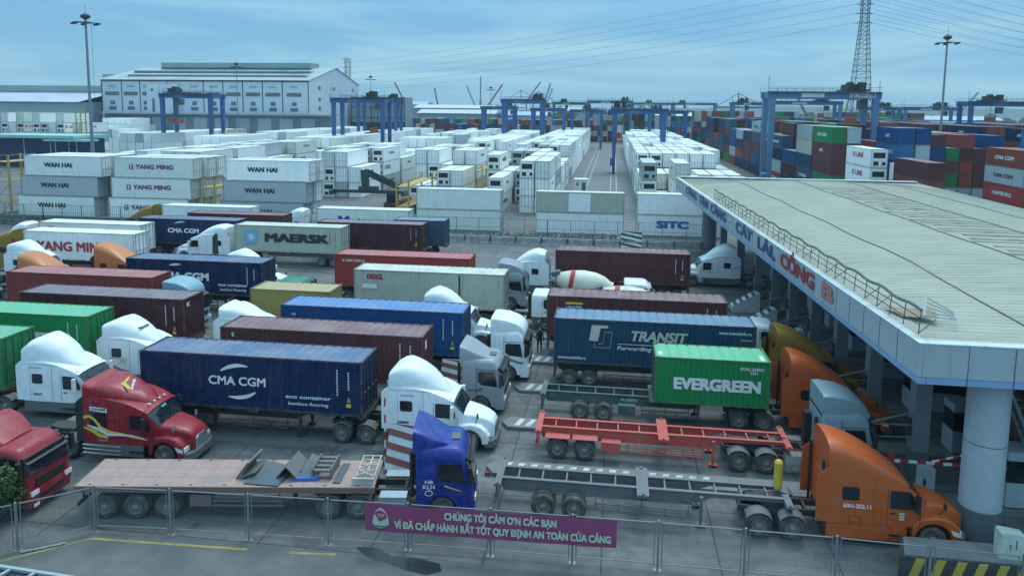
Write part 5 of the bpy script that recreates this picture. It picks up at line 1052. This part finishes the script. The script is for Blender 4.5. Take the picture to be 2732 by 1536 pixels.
# ================================================================ GANTRY CRANES
def gantry(x, y, span, H, label, cm, wb=7.0, tr=.6, spread=None, mast=True):
    root = empty('gantry_crane', (x, y, 0), 0, label, 'gantry crane', 'rubber tyred gantry cranes')
    for a in (0, span):
        for b in (0, wb): q = MB(); s = 1 if a else -1; q.rings([[(a-.42, b-.4, 1.6), (a+.42, b-.4, 1.6), (a+.42, b+.4, 1.6), (a-.42, b+.4, 1.6)], [(a-.6, b-.5, H-1.5), (a+.6, b-.5, H-1.5), (a+.6, b+.5, H-1.5), (a-.6, b+.5, H-1.5)]]); q.build('leg', cm, root)
        q = MB(); q.box(a-.45, a+.45, -1.4, wb+1.4, 1.1, 1.9); q.build('sill_beam', cm, root)
        q = MB(); q.box(a-.3, a+.3, .55, wb-.55, H-1.4, H-.4); q.build('tie_beam', cm, root)
        for b in (-.9, .5, wb-.5, wb+.9): MB().lathe([(.3, -.3), (.62, -.25), (.62, .25), (.3, .3)], (a, b, .62), 'x', 14).build('wheel', RUBBER, root)
    for b in (0, wb):
        q = MB(); q.box(-1.0, span+1.0, b-.38, b+.38, H-1.49, H-.05); q.build('girder', cm, root); q = MB(); q.box(-1.0, span+1.0, b+.7*(-1 if b == 0 else 1)-.35, b+.7*(-1 if b == 0 else 1)+.35, H-.3, H-.25)
        yy = b+1.0*(-1 if b == 0 else 1); q.bar((-1, yy, H+.75), (span+1, yy, H+.75), .06); q.bar((-1, yy, H+.3), (span+1, yy, H+.3), .04)
        for k in range(int(span/1.8)+1): q.bar((-1+k*1.8, yy, H-.3), (-1+k*1.8, yy, H+.75), .05)
        q.build('walkway', CHASSIS, root)
    tx = span*tr; q = MB(); q.box(tx-2.2, tx+2.2, -.6, wb+.6, H+.05, H+.4); q.box(tx-1.6, tx+.2, 1, wb-1, H+.4, H+1.5); q.box(tx+.5, tx+1.7, .2, 2.2, H+.4, H+1.9); q.lathe([(.5, 0), (.5, 2.4)], (tx-.6, 2.2, H+1.6), 'y', 12)
    for k in range(4): q.bar((tx-2.1+k*1.4, -.6, H+.4), (tx-2.1+k*1.4, -.6, H+1.4), .06)
    q.bar((tx-2.1, -.6, H+1.4), (tx+2.1, -.6, H+1.4), .06); q.build('trolley', CHASSIS, root)
    q = MB(); q.prism([(tx+1.0, H-3.6), (tx+2.4, H-3.6), (tx+2.6, H-1.7), (tx+1.0, H-1.7)], 1.4, 3.2); q.build('operator_cab', GRAYP, root)
    if spread:
        z = spread; sm_ = mat('spreader_rust', (.33, .1, .05), .7, dirt=.5); q = MB(); q.box(tx-.9, tx+.9, -2.5, 9.7, z, z+.35); q.box(tx-.7, tx+.7, 1.5, 5.5, z+.35, z+1.5)
        q.build('spreader', sm_, root); q = MB()
        for a in (-.6, .6):
            for b in (2, 5): q.tube([(tx+a, b, z+1.5), (tx+a, b, H)], .04, 4)
        q.build('hoist_rope', BLACK, root)
    if mast: q = MB(); q.tube([(-.8, 0, H), (-.8, 0, H+3)], .05, 4); q.tube([(span+.6, 0, H), (span+.6, 0, H+2.2)], .05, 4); q.build('mast', CHASSIS, root)
    q = MB(); q.bar((span+.9, -.3, 1.9), (span+.9, -.3, H-.3), .05); q.bar((span+.9, .3, 1.9), (span+.9, .3, H-.3), .05)
    for k in range(int(H*1.2)): q.box(span+.88, span+.92, -.3, .3, 2+k*.8, 2.05+k*.8)
    q.build('ladder', CHASSIS, root)
    MB().box(span*.28, span*.5, -.395, -.382, H-1.2, H-.4).build('side_plate', WHITEP if cm is CRANE2 else CRANE2, root)
    MB().box(-.9, .1, 1.5, 5, 2.0, 4.0).build('engine_house', cm, root)
    return root
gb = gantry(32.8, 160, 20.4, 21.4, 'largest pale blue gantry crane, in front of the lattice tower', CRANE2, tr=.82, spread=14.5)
text('QC HNV.0 06', .8, RED, gb, (17.7, -.42, 20.6), bold=.02, width=4.6)
MB().box(15.2, 20.2, -.41, -.385, 20.15, 21.1).build('name_plate', WHITEP, gb)
gantry(-136.7, 210, 15.7, 20.8, 'blue gantry crane in front of the long white warehouse', CRANE, tr=.18, spread=11.5)
gantry(-82.0, 210, 14.9, 19.9, 'blue gantry crane right of the white warehouse gable', CRANE, tr=.75, spread=9.5)
gantry(-92.9, 262, 14.2, 20.2, 'blue gantry crane behind the one near the warehouse gable', CRANE, tr=.9)
gantry(.5, 200, 13.1, 17.6, 'blue gantry crane with one leg standing in the empty lane', CRANE, tr=.1, spread=9.5)
gantry(-17.6, 322, 12.6, 17.2, 'blue gantry crane at the far end of the lane', CRANE, tr=.5)
gantry(-32.5, 300, 12.7, 17.6, 'blue gantry crane over the second white block', CRANE, tr=.4)
gantry(-56.7, 320, 13.8, 18.2, 'blue gantry crane over the third white block', CRANE, tr=.8)
gantry(-37.1, 250, 13.1, 20.5, 'blue gantry crane with high girder left of the lane', CRANE, tr=.88)
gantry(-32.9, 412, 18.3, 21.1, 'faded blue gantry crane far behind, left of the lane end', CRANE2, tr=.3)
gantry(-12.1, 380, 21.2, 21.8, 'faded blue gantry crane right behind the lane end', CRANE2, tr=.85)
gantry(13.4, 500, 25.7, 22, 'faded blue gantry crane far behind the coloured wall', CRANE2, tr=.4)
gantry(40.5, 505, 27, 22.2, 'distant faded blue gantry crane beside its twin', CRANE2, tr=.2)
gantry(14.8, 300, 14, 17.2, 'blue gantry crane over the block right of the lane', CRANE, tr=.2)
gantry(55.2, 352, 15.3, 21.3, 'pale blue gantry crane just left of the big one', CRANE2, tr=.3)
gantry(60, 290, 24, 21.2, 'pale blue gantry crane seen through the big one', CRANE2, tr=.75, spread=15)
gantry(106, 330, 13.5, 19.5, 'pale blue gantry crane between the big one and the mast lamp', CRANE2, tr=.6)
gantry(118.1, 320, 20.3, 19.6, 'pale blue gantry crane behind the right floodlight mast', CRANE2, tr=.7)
gantry(104, 233, 20, 20.8, 'blue gantry crane cut by the right edge', CRANE, tr=.35, spread=14.8)
# ================================================================ MIDDLE GROUND
for i, (xa, xb) in enumerate([(-104, -80), (-80, -56), (-56, -32), (-32, -8), (-8, 3.4), (3.6, 13)]):
    fn = empty('yard_fence', (xa, 93.6, 0), 0, 'grey mesh fence with handrail before the white stacks, %s stretch from left' % ORD[i], 'fence', 'fence in front of the white stacks'); ln = xb-xa
    q = MB(); q.box(0, ln, -.15, .15, 0, .75); q.build('base_wall', mat('kerb_concrete', (.2, .2, .2)), fn)
    q = MB()
    for k in range(int(ln/3)+1): q.box(k*3-.05, k*3+.05, -.05, .05, .75, 3.0)
    q.box(0, ln, -.03, .03, 2.95, 3.0); q.box(0, ln, -.03, .03, 1.8, 1.84); q.build('frame', GALV, fn)
    q = MB()
    for k in range(int(ln/.3)): q.box(k*.3, k*.3+.02, -.01, .01, .8, 2.95)
    q.build('wire_mesh', MESHM, fn)
rw = random.Random(5)
q = MB()
for _ in range(5200):
    x = rw.choice([rw.uniform(-16, 3), rw.uniform(-16, 3), rw.uniform(-100, -60), rw.uniform(-60, -16)]); y = rw.uniform(92.6, 95.6); z = abs(rw.gauss(0, .45))+.05; a = Vector((rw.gauss(0, 1), rw.gauss(0, 1), rw.gauss(0, 1))).normalized(); b = a.orthogonal().normalized(); p = Vector((x, y, min(z, 1.3))); s = rw.uniform(.1, .2)
    q.mi(rw.randrange(2)).poly([p-a*s, p+b*s*.5, p+a*s, p-b*s*.5])
q.build('roadside_weeds', [LG[0], LG[3]], kind='stuff', label='low green weeds growing along the yard fence base', cat='weeds')
for i in range(13):
    x = -30+i*3.3; q = MB(); q.prism([(-.35, 0), (.35, 0), (.22, .35), (.16, .95), (-.16, .95), (-.22, .35)], -1.5, 1.5, 'x'); q.v = [(a, b, c_) for a, b, c_ in q.v]
    q.build('concrete_barrier', mat('barrier_grey', (.3, .33, .33), .8, dirt=.7, dirtc=(.08, .09, .09), dscale=2), loc=(x, 91.6, 0), label='low stained concrete barrier by the yard fence, %s from left' % ORD[i], cat='barrier', group='concrete barriers along the yard fence')
# reach stacker
rs_ = empty('reach_stacker', (-38.5, 113, 0), 0, 'dark green reach stacker with raised boom beside the ivory container stack', 'reach stacker'); GRN = mat('stacker_green', (.015, .05, .045), .5, dirt=.4)
q = MB(); q.box(-6.1, 6.1, -.25, .25, 3.5, 4.0); q.box(-6.2, -5.7, -1.2, 1.2, 3.2, 4.0); q.box(5.7, 6.2, -1.2, 1.2, 3.2, 4.0); q.box(-1.6, 1.6, -.4, .4, 4.0, 4.6); q.build('spreader', GRN, rs_)
q = MB(); q.bar((-.6, .3, 6.9), (3.2, 5.5, 4.0), .8, .95); q.build('boom', GRN, rs_); MB().bar((-.7, .2, 7.2), (-.5, .0, 4.4), 1.1, .8).build('boom_head', GRN, rs_)
q = MB(); q.prism([(1.5, .9), (8.0, .9), (8.0, 2.2), (6.0, 2.6), (1.5, 1.6)], 3.0, 6.2); q.build('body', mat('stacker_red', (.28, .03, .03), .5, dirt=.4), rs_); q = MB(); q.box(2.0, 3.6, 3.0, 4.6, 1.7, 3.3); q.build('cab', GLASS, rs_)
for a in (2.4, 6.8):
    for b in (3.0, 6.2): MB().lathe([(.4, -.35), (.8, -.3), (.8, .3), (.4, .35)], (a, b, .8), 'y', 18).build('wheel', RUBBER, rs_)
# left service building, open shed
sv = empty('service_building', (-168, 181, 0), 0, 'low building with pale teal roof and dark navy glazing at left', 'building')
MB().box(-1, 24, 1.0, 12, 0, 7.6).build('wall', mat('navy_glazing', (.01, .035, .09), .25), sv); MB().box(-3, 25, -1.5, 13, 7.9, 8.7).box(16.5, 29, -2.2, 3, 7.2, 7.7).build('roof', mat('pale_teal_roof', (.3, .52, .5), .6, dirt=.3), sv)
q = MB()
for x in (0, 8, 16, 17.5, 21.5, 23.8): q.box(x, x+.15, .85, .99, 0, 7.8)
q.build('mullion', WHITEP, sv)
pt = empty('white_portal', (-104.5, 108, 0), 0, 'white square portal frame at the far left edge', 'gateway'); q = MB(); q.box(-1.5, .9, 0, 1, 9.2, 10.4); q.box(-.6, .3, 0, 1, 0, 9.2); q.box(-7, -6, 0, 1, 0, 9.2); q.box(-7, -1.5, 0, 1, 9.4, 10.3); q.build('frame', mat('portal_white', (.5, .58, .62), .5, dirt=.2), pt)
# floodlight masts
def mastlamp(x, y, H, label, r=.38):
    root = empty('floodlight_mast', (x, y, 0), 0, label, 'floodlight mast', 'floodlight masts'); MB().tube([(0, 0, 0), (0, 0, H*.35), (0, 0, H)], r, 10, r*.5).build('mast', mat('mast_grey', (.2, .24, .27), .5, dirt=.3), root, smooth=40)
    q = MB(); q.lathe([(.2, H-.3), (.9, H+.1), (1.0, H+.5), (.3, H+.95), (0, H+1.0)], (0, 0, 0), 'z', 16); q.tube([(0, 0, H+1), (0, 0, H+2.8)], .04, 5); q.build('crown_dome', CHASSIS, root)
    q = MB(); q.lathe([(1.2, H-1.0), (1.32, H-1.0), (1.32, H-.85), (1.2, H-.85)], (0, 0, 0), 'z', 16)
    for k in range(6): a = 2*PI*k/6+.3; q.bar((0, 0, H-.9), (2.1*math.cos(a), 2.1*math.sin(a), H-.9), .09)
    q.build('lamp_ring', CHASSIS, root)
    for k in range(6): a = 2*PI*k/6+.3; q = MB(); c_ = (2.4*math.cos(a), 2.4*math.sin(a), H-1.0); q.box(c_[0]-.4, c_[0]+.4, c_[1]-.3, c_[1]+.3, H-1.3, H-.95); q.build('floodlight', BLACK, root)
    return root
ml = mastlamp(-109.6, 143, 35, 'tall grey floodlight mast at the left, in front of the white warehouse', .42); MB().tube([(1.3, 0, 34), (1.1, 0, 12)], .035, 4).build('cable', CHASSIS, ml)
mastlamp(79.6, 193, 35, 'tall floodlight mast at the right, over the coloured containers', .4)
mastlamp(-155, 290, 34, 'thin floodlight mast before the middle of the white warehouse', .25)
mastlamp(-126, 375, 32.5, 'thin floodlight mast behind the gantry crane by the warehouse gable', .25); mastlamp(-75, 452, 29.5, 'small far floodlight mast left of the lane end', .25)
# ================================================================ BACKGROUND BUILDINGS
WHW = mat('warehouse_white', (.56, .62, .68), .6, dirt=.2, dirtc=(.35, .38, .4), streak=.1, dscale=.1); WRF = mat('warehouse_roof', (.35, .4, .42), .6, dirt=.4, dscale=.08); DKW = mat('window_dark', (.1, .14, .17), .3, dirt=.5, dscale=.5, dirtc=(.2, .26, .3)); TEALR = mat('monitor_teal', (.24, .36, .34), .6, dirt=.3, dscale=.1)
bw = empty('warehouse', (-224, 300, 0), 0, 'long white multi storey warehouse with stepped roof and window strips', 'building'); LX, DY = 96, 62
q = MB(); q.rings([[(x, 0, 0), (x, DY, 0), (x, DY, 28), (x, DY*.5, 34.6), (x, 0, 28)] for x in (0, LX)]); q.build('wall', WHW, bw)
q = MB(); q.rings([[(-.8, -.8, 28.05), (LX+.4, -.8, 28.05)], [(-.8, DY*.5, 34.95), (LX+.4, DY*.5, 34.95)], [(-.8, DY+.8, 28.05), (LX+.4, DY+.8, 28.05)]], close=False)
rfo = q.build('roof', WRF, bw); q = MB()
for a, b, z0, z1, y0 in ((8, LX-4, 29.7, 30.6, 7), (5, LX-6, 31.8, 32.8, 16), (12, LX-10, 34.2, 37.0, 26)): q.box(a, b, y0, DY-y0, z0, z1)
q.build('roof_monitor', TEALR, rfo); q = MB()
for a, b, z0, y0 in ((8, LX-4, 29.72, 7), (5, LX-6, 31.85, 16), (12, LX-10, 34.3, 26)): q.box(a, b, y0-.12, y0-.01, z0, z0+.55)
q.build('louvre', DKW, rfo)
q = MB()
for x in (0, 9.5, 18.2, 31, 48, 57, 66, 75, 84, 95.6): q.box(x, x+.35, -.12, -.01, 14.4, 28)
q.box(0, LX, -.2, -.01, 27.4, 28); q.build('downpipe', CHASSIS, bw)
for i, x in enumerate((1.8, 10.6, 19.5, 40.5, 49.5, 58.5, 67.5, 76.5, 86)):
    w_ = 3 if i == 2 else 6.6
    for n_, a, b, z0, z1 in (('vent', 1.6, w_-1.6, 24.7, 25.7), ('window', 0, w_, 21.2, 22.8), ('window', 2.3, w_-2.2, 17.2, 18.9), ('window', 1.6, w_-1.6, 14.9, 16.4)):
        if b-a < .8: a, b = 0.4, 2.4
        q = MB(); q.box(x+a, x+b, -.1, -.01, z0, z1)
        if n_ == 'window': 
            for k in range(1, int((b-a)/1.1)): q.box(x+a+k*1.1-.08, x+a+k*1.1+.08, -.14, -.101, z0, z1)
        q.build(n_, DKW if n_ == 'window' else WRF, bw)
q = MB(); q.box(22.5, 37, -1.6, -.01, 8, 26.3); q.build('stair_tower', WHW, bw); MB().box(25, 26.2, -1.7, -1.605, 10, 20).box(24.6, 25.6, -1.7, -1.605, 23, 24.3).box(34.8, 35.8, -1.7, -1.605, 23, 24.3).build('window', DKW, bw)
for y, in ((10,), (27,), (52,)):
    for z in (15.5, 19.5, 24.5): MB().box(LX+.01, LX+.1, y, y+2.6, z, z+1.6).build('window', DKW, bw)
MB().box(6, LX+14, -9, -.2, 13.3, 14.1).build('annex_roof', WRF, bw); MB().box(6, LX+12, -7, -.2, 0, 13.2).build('annex', mat('annex_dark', (.14, .19, .22), .7), bw); q = MB()  # annex wall in one even dark grey-blue
for k in range(10): q.box(9+k*9.6, 15+k*9.6, -7.15, -7.01, 0, 12)
q.build('loading_door', mat('loading_door', (.3, .36, .4), .6, dirt=.2), bw)
lw = empty('warehouse', (-345, 290, 0), 0, 'low warehouse with pale lilac roof at the left edge of the horizon', 'building'); q = MB(); q.box(0, 117, 0, 60, 0, 18); q.build('wall', mat('low_wall_grey', (.3, .38, .4), .7), lw)
q = MB(); q.rings([[(-1, -1, 18.02), (118, -1, 18.02)], [(-1, 30, 24), (118, 30, 24)], [(-1, 61, 18.02), (118, 61, 18.02)]], close=False); q.build('roof', mat('lilac_roof', (.42, .47, .56), .6, dirt=.3, dscale=.1), lw); MB().box(18, 117, 22, 38, 22.7, 25.6).build('roof_monitor', TEALR, lw)
ob = empty('office_building', (-338, 452, 0), 0, 'grey office block with two window bands behind the warehouses', 'building'); MB().box(0, 22, 0, 20, 0, 33.5).box(1, 20, 1, 18, 33.5, 37).build('wall', mat('office_grey', (.36, .42, .45), .7), ob); q = MB(); q.box(.3, 21.7, -.15, -.01, 29.5, 31.2).box(.3, 21.7, -.15, -.01, 26, 27.6); q.build('window', DKW, ob)
gb2 = empty('glazed_building', (-126, 345, 0), 0, 'pale glazed terminal building behind the warehouse gable', 'building'); MB().box(0, 27, 0, 14, 0, 22).build('wall', mat('pale_glass_wall', (.22, .3, .32), .4, dirt=.2), gb2); q = MB()
for k in range(9): q.box(.2+k*3.3, .5+k*3.3, -.15, -.01, 0, 22)
for z in (12, 17, 21.6): q.box(0, 27, -.2, -.151, z, z+.3)
q.box(0, 27, -.15, -.011, 0, 10); q.build('mullion', CHASSIS, gb2)
rb2 = random.Random(21)
for i, (x, y, wd, dp, h) in enumerate([(-150, 560, 60, 30, 13), (-86, 575, 44, 26, 12), (-175, 640, 70, 40, 17), (-60, 640, 40, 30, 16), (-240, 700, 60, 30, 20), (30, 720, 60, 30, 12), (150, 560, 50, 24, 11), (230, 600, 60, 30, 12)]):
    b = empty('far_warehouse', (x, y, 0), 0, 'far low shed with pale curved roof near the horizon, %s from left' % ['third', 'fifth', 'second', 'fourth', 'first', 'sixth', 'seventh', 'eighth'][i], 'building', 'far sheds near the horizon')
    MB().box(0, wd, 0, dp, 0, h).build('wall', mat('far_wall_%d' % (i % 2), (.32, .36, .38) if i % 2 else (.25, .27, .28), .7), b); q = MB(); q.rings([[(x_, -1, h+.02), (x_, dp*.25, h+2.2), (x_, dp*.5, h+3), (x_, dp*.75, h+2.2), (x_, dp+1, h+.02)] for x_ in (-1, wd+1)]); q.build('roof', mat('far_roof_%d' % (i % 3), [(.45, .5, .53), (.3, .42, .55), (.5, .52, .5)][i % 3], .6), b)
# lattice towers and power lines
def lattice(x, y, H, w0, w1, zk, label, arms, step=4.2, base_to=None):
    root = empty('transmission_tower', (x, y, 0), 0, label, 'pylon'); m = mat('lattice_steel', (.13, .14, .17), .6, .3)
    wz = lambda z: (w0+(w1-w0)*min(1, z/zk))/2
    q = MB(); zs = [0]
    while zs[-1] < H: zs.append(min(H, zs[-1]+max(1.6, step*wz(zs[-1])*2/w0)))
    C4 = ((-1, -1), (1, -1), (1, 1), (-1, 1)); t = .16
    for z0, z1 in zip(zs[:-1], zs[1:]):
        a, b = wz(z0), wz(z1)
        for k in range(4):
            c0, c1 = C4[k], C4[(k+1) % 4]
            q.bar((c0[0]*a, c0[1]*a, z0), (c0[0]*b, c0[1]*b, z1), t*1.3); q.bar((c0[0]*a, c0[1]*a, z0), (c1[0]*b, c1[1]*b, z1), t*.6); q.bar((c1[0]*a, c1[1]*a, z0), (c0[0]*b, c0[1]*b, z1), t*.6); q.bar((c0[0]*b, c0[1]*b, z1), (c1[0]*b, c1[1]*b, z1), t*.7)
    q.build('lattice', m, root)
    for z, l0, l1 in arms:
        q = MB(); q.bar((-l0, 0, z), (l1, 0, z), .22); q.bar((-l0, 0, z), (-.5, 0, z+1.2), .12) if l0 > 1.6 else None; q.bar((l1, 0, z), (.5, 0, z+1.2), .12) if l1 > 1.6 else None; q.build('cross_arm', m, root)
    return root
TA = [50.8, 54.3, 57.8, 61.3, 64.8, 68.3]; TB = [28.5, 32.5, 36.5, 40.5, 44.5, 48]
lattice(93.8, 300, 74, 9, 2.6, 52, 'tall lattice power tower behind the largest gantry crane', [(z, 3.4, 2.8) for z in TA])
lattice(-184.5, 500, 50.5, 3.6, 3.2, 40, 'lattice power tower beside the white warehouse gable', [(z, 3.4, 1.6) for z in TB]+[(50.2, 4.5, 1)], step=3.4)
WIRE = mat('power_cable', (.1, .13, .18), .7)
def cable(a, b, sag, r, label):
    a, b = Vector(a), Vector(b); pts = [a.lerp(b, t/24)-Vector((0, 0, sag*4*(t/24)*(1-t/24))) for t in range(25)]
    MB().tube(pts, r, 5).build('power_line', WIRE, label=label, cat='power line', group='power lines across the sky')
for i in range(6):
    cable((-182.9, 500, TB[i]), (90.4, 300, TA[i]), 3.2, .055, 'power line from the left lattice tower rising right, %s from below' % ORD[i])
    cable((96.6, 300, TA[i]), (440, 610, TA[i]-2), 6, .055, 'power line running right from the tall tower, %s from below' % ORD[i])
    cable((97.2, 301, TA[i]+1.7), (470, 600, TA[i]+1), 7, .045, 'thin upper power line right of the tall tower, %s from below' % ORD[i])
for i in range(4): cable((-188, 500, TB[i+1]), (-420, 560, TB[i+1]-8), 5, .045, 'power line leaving the left tower behind the warehouse, %s from below' % ORD[i])
# far port cranes
def jib(x, y, H, lean, m, label, kind='jib'):
    root = empty('harbour_crane', (x, y, 0), 0, label, 'harbour crane', 'harbour cranes on the horizon'); q = MB()
    if kind == 'jib': q.bar((0, 0, 0), (0, 0, H*.5), 2.2); q.build('tower', m, root); MB().bar((0, 0, H*.45), (lean, 0, H), 1.3).build('boom', m, root)
    else:
        for a in (-8, 8): q.bar((a, 0, 0), (a*.8, 0, H*.7), 1.3)
        q.bar((-7, 0, H*.45), (7, 0, H*.45), 1.2); q.bar((-22, 0, H*.62), (26, 0, H*.62), 1.3); q.build('frame', m, root); q = MB(); q.bar((0, 0, H*.62), (0, 0, H), .9); q.bar((0, 0, H), (24, 0, H*.62), .5); q.bar((0, 0, H), (-20, 0, H*.62), .5)
        if lean: q.bar((6, 0, H*.62), (6+lean, 0, H*1.25), 1.6)
        q.build('apex', m, root)
FC = mat('far_crane_blue', (.1, .2, .3), .7); FR = mat('far_crane_red', (.25, .07, .07), .7); FG = mat('far_crane_grey', (.22, .27, .3), .7)
for i, a in enumerate([(-205, 720, 42, -12, FR, 'jib'), (-182, 760, 38, -4, FR, 'jib'), (-150, 800, 42, -10, FG, 'jib'), (-120, 700, 40, 15, FR, 'jib'), (-112, 900, 40, 18, FC, 'sts'), (-88, 880, 38, 8, FC, 'sts'), (-70, 760, 38, 8, FG, 'jib'), (112, 690, 33, 0, mat('far_crane_dark', (.04, .05, .1), .7), 'sts'), (205, 700, 32, 6, mat('far_crane_yellow', (.5, .42, .2), .7), 'jib'), (140, 560, 28, -8, FR, 'jib'), (276, 640, 34, 14, FG, 'jib'), (-137, 760, 50, 0, FG, 'jib')]):
    jib(*a[:5], 'far harbour crane on the horizon, %s one counted among the small cranes' % ORD[i], a[5])
# trees near the horizon, hills
rt = random.Random(9)
q = MB()
for _ in range(520):
    u = rt.random(); x = -330+u*1200; y = rt.uniform(820, 1000); r_ = rt.uniform(5, 11); h_ = rt.uniform(7, 14)*(1.25 if rt.random() < .1 else 1); n = 7; rr = []
    for j in range(4):
        f = (.75, 1.0, .8, .3)[j]; rr.append([(x+r_*f*rt.uniform(.75, 1.2)*math.cos(2*PI*k/n), y+r_*f*rt.uniform(.75, 1.2)*math.sin(2*PI*k/n), h_*(.05, .4, .75, 1)[j]+rt.uniform(-.8, .8)) for k in range(n)])
    q.mi(rt.randrange(2)).rings(rr)
q.build('distant_trees', [mat('far_trees', (.03, .06, .035), .9), mat('far_trees_b', (.05, .08, .04), .9)], kind='stuff', label='dark far treeline between the cranes and the sky', cat='trees')
for i, (x, y, s) in enumerate([(-141, 470, 1.2), (-152, 480, .8), (-34, 520, 1), (-10, 545, .9), (20, 540, 1)]):
    rr_ = random.Random(i); leafy('tree', (x, y, 0), [(rr_.uniform(-6, 6)*s, rr_.uniform(-4, 4)*s, rr_.uniform(8, 18)*s, rr_.uniform(2.5, 4.5)*s, rr_.uniform(2, 3.5)*s) for _ in range(12)], 1600, .7*s, [LG[0], LG[3], LG[1]], 'dark round tree rising between far stacks and sheds, %s from left' % ['second', 'first', 'third', 'fourth', 'fifth'][i], 'tree', trunk=(.5, 12*s))
q = MB(); rh = random.Random(4); prof = [(-2800+i*95, 24+11*math.sin(i*.21)+6*math.sin(i*.73)+rh.uniform(-1.5, 1.5)+(12 if i > 40 else 0)) for i in range(75)]
q.rings([[(x, 2900, -1) for x, h in prof], [(x, 3000, h*.8) for x, h in prof], [(x, 3200, h) for x, h in prof], [(x, 3700, -1) for x, h in prof]], close=False); q.build('hills', mat('far_hills', (.06, .09, .07), .9), kind='structure')
# ================================================================ PERSON
def person(x, y, rz, label):
    root = bpy.data.meshes.new('person'); J = [(0, 0, .93), (0, 0, 1.15), (0, .0, 1.38), (0, 0, 1.5), (0, .03, 1.62), (0, .03, 1.72), (-.1, 0, .88), (-.11, .03, .5), (-.12, 0, .09), (-.12, .14, .04), (.1, 0, .88), (.12, -.05, .5), (.13, -.1, .09), (.13, .04, .04), (-.19, 0, 1.4), (-.25, -.02, 1.12), (-.24, .1, .88), (-.24, .13, .8), (.19, 0, 1.4), (.26, -.02, 1.12), (.24, .14, .95), (.23, .2, .9)]
    E_ = [(0, 1), (1, 2), (2, 3), (3, 4), (4, 5), (0, 6), (6, 7), (7, 8), (8, 9), (0, 10), (10, 11), (11, 12), (12, 13), (2, 14), (14, 15), (15, 16), (16, 17), (2, 18), (18, 19), (19, 20), (20, 21)]
    Rr = [.15, .14, .16, .055, .095, .08, .095, .065, .045, .04, .095, .065, .045, .04, .065, .048, .035, .04, .065, .048, .035, .04]
    root.from_pydata(J, E_, []); o = link('person', root, None, (x, y, 0), rz, label, 'person')
    md = o.modifiers.new('skin', 'SKIN'); sv_ = root.skin_vertices[0].data
    for v, r in zip(sv_, Rr): v.radius = (r, r)
    sv_[0].use_root = True; s2 = o.modifiers.new('sub', 'SUBSURF'); s2.levels = 1; s2.render_levels = 1
    root.materials.append(mat('dark_clothes', (.02, .025, .035), .9)); 
    q = MB(); q.lathe([(.0, 1.77), (.07, 1.76), (.105, 1.7), (.11, 1.64), (.09, 1.6)], (0, .0, 0), 'z', 12); q.build('hair', BLACK, o)
    q = MB(); q.lathe([(.04, -.02), (.075, .02), (.07, .12), (.04, .15)], (0, .07, 1.57), 'z', 10); q.build('face', mat('skin', (.35, .2, .14), .6), o)
    return o
person(-4.75, 50.6, R(200), 'person in dark clothes standing between the white cabover and the maroon container')
# ================================================================ HAZE
hz = MB().box(-4300, 4300, -80, 6100, -1, 84).build('haze', None, kind='stuff', label='thin pale blue haze over the port', cat='haze') if False else None
hm_ = bpy.data.materials.new('haze_air'); hm_.use_nodes = True; t = hm_.node_tree; t.nodes.clear(); o_ = N(t, 'ShaderNodeOutputMaterial'); v_ = N(t, 'ShaderNodeVolumePrincipled'); v_.inputs['Color'].default_value = (.62, .8, .92, 1); v_.inputs['Density'].default_value = .0002; v_.inputs['Anisotropy'].default_value = .2; t.links.new(v_.outputs[0], o_.inputs['Volume'])
MB().box(-4300, 4300, -80, 6100, -1, 84).build('haze', hm_, kind='stuff', label='thin pale blue haze over the port', cat='haze')
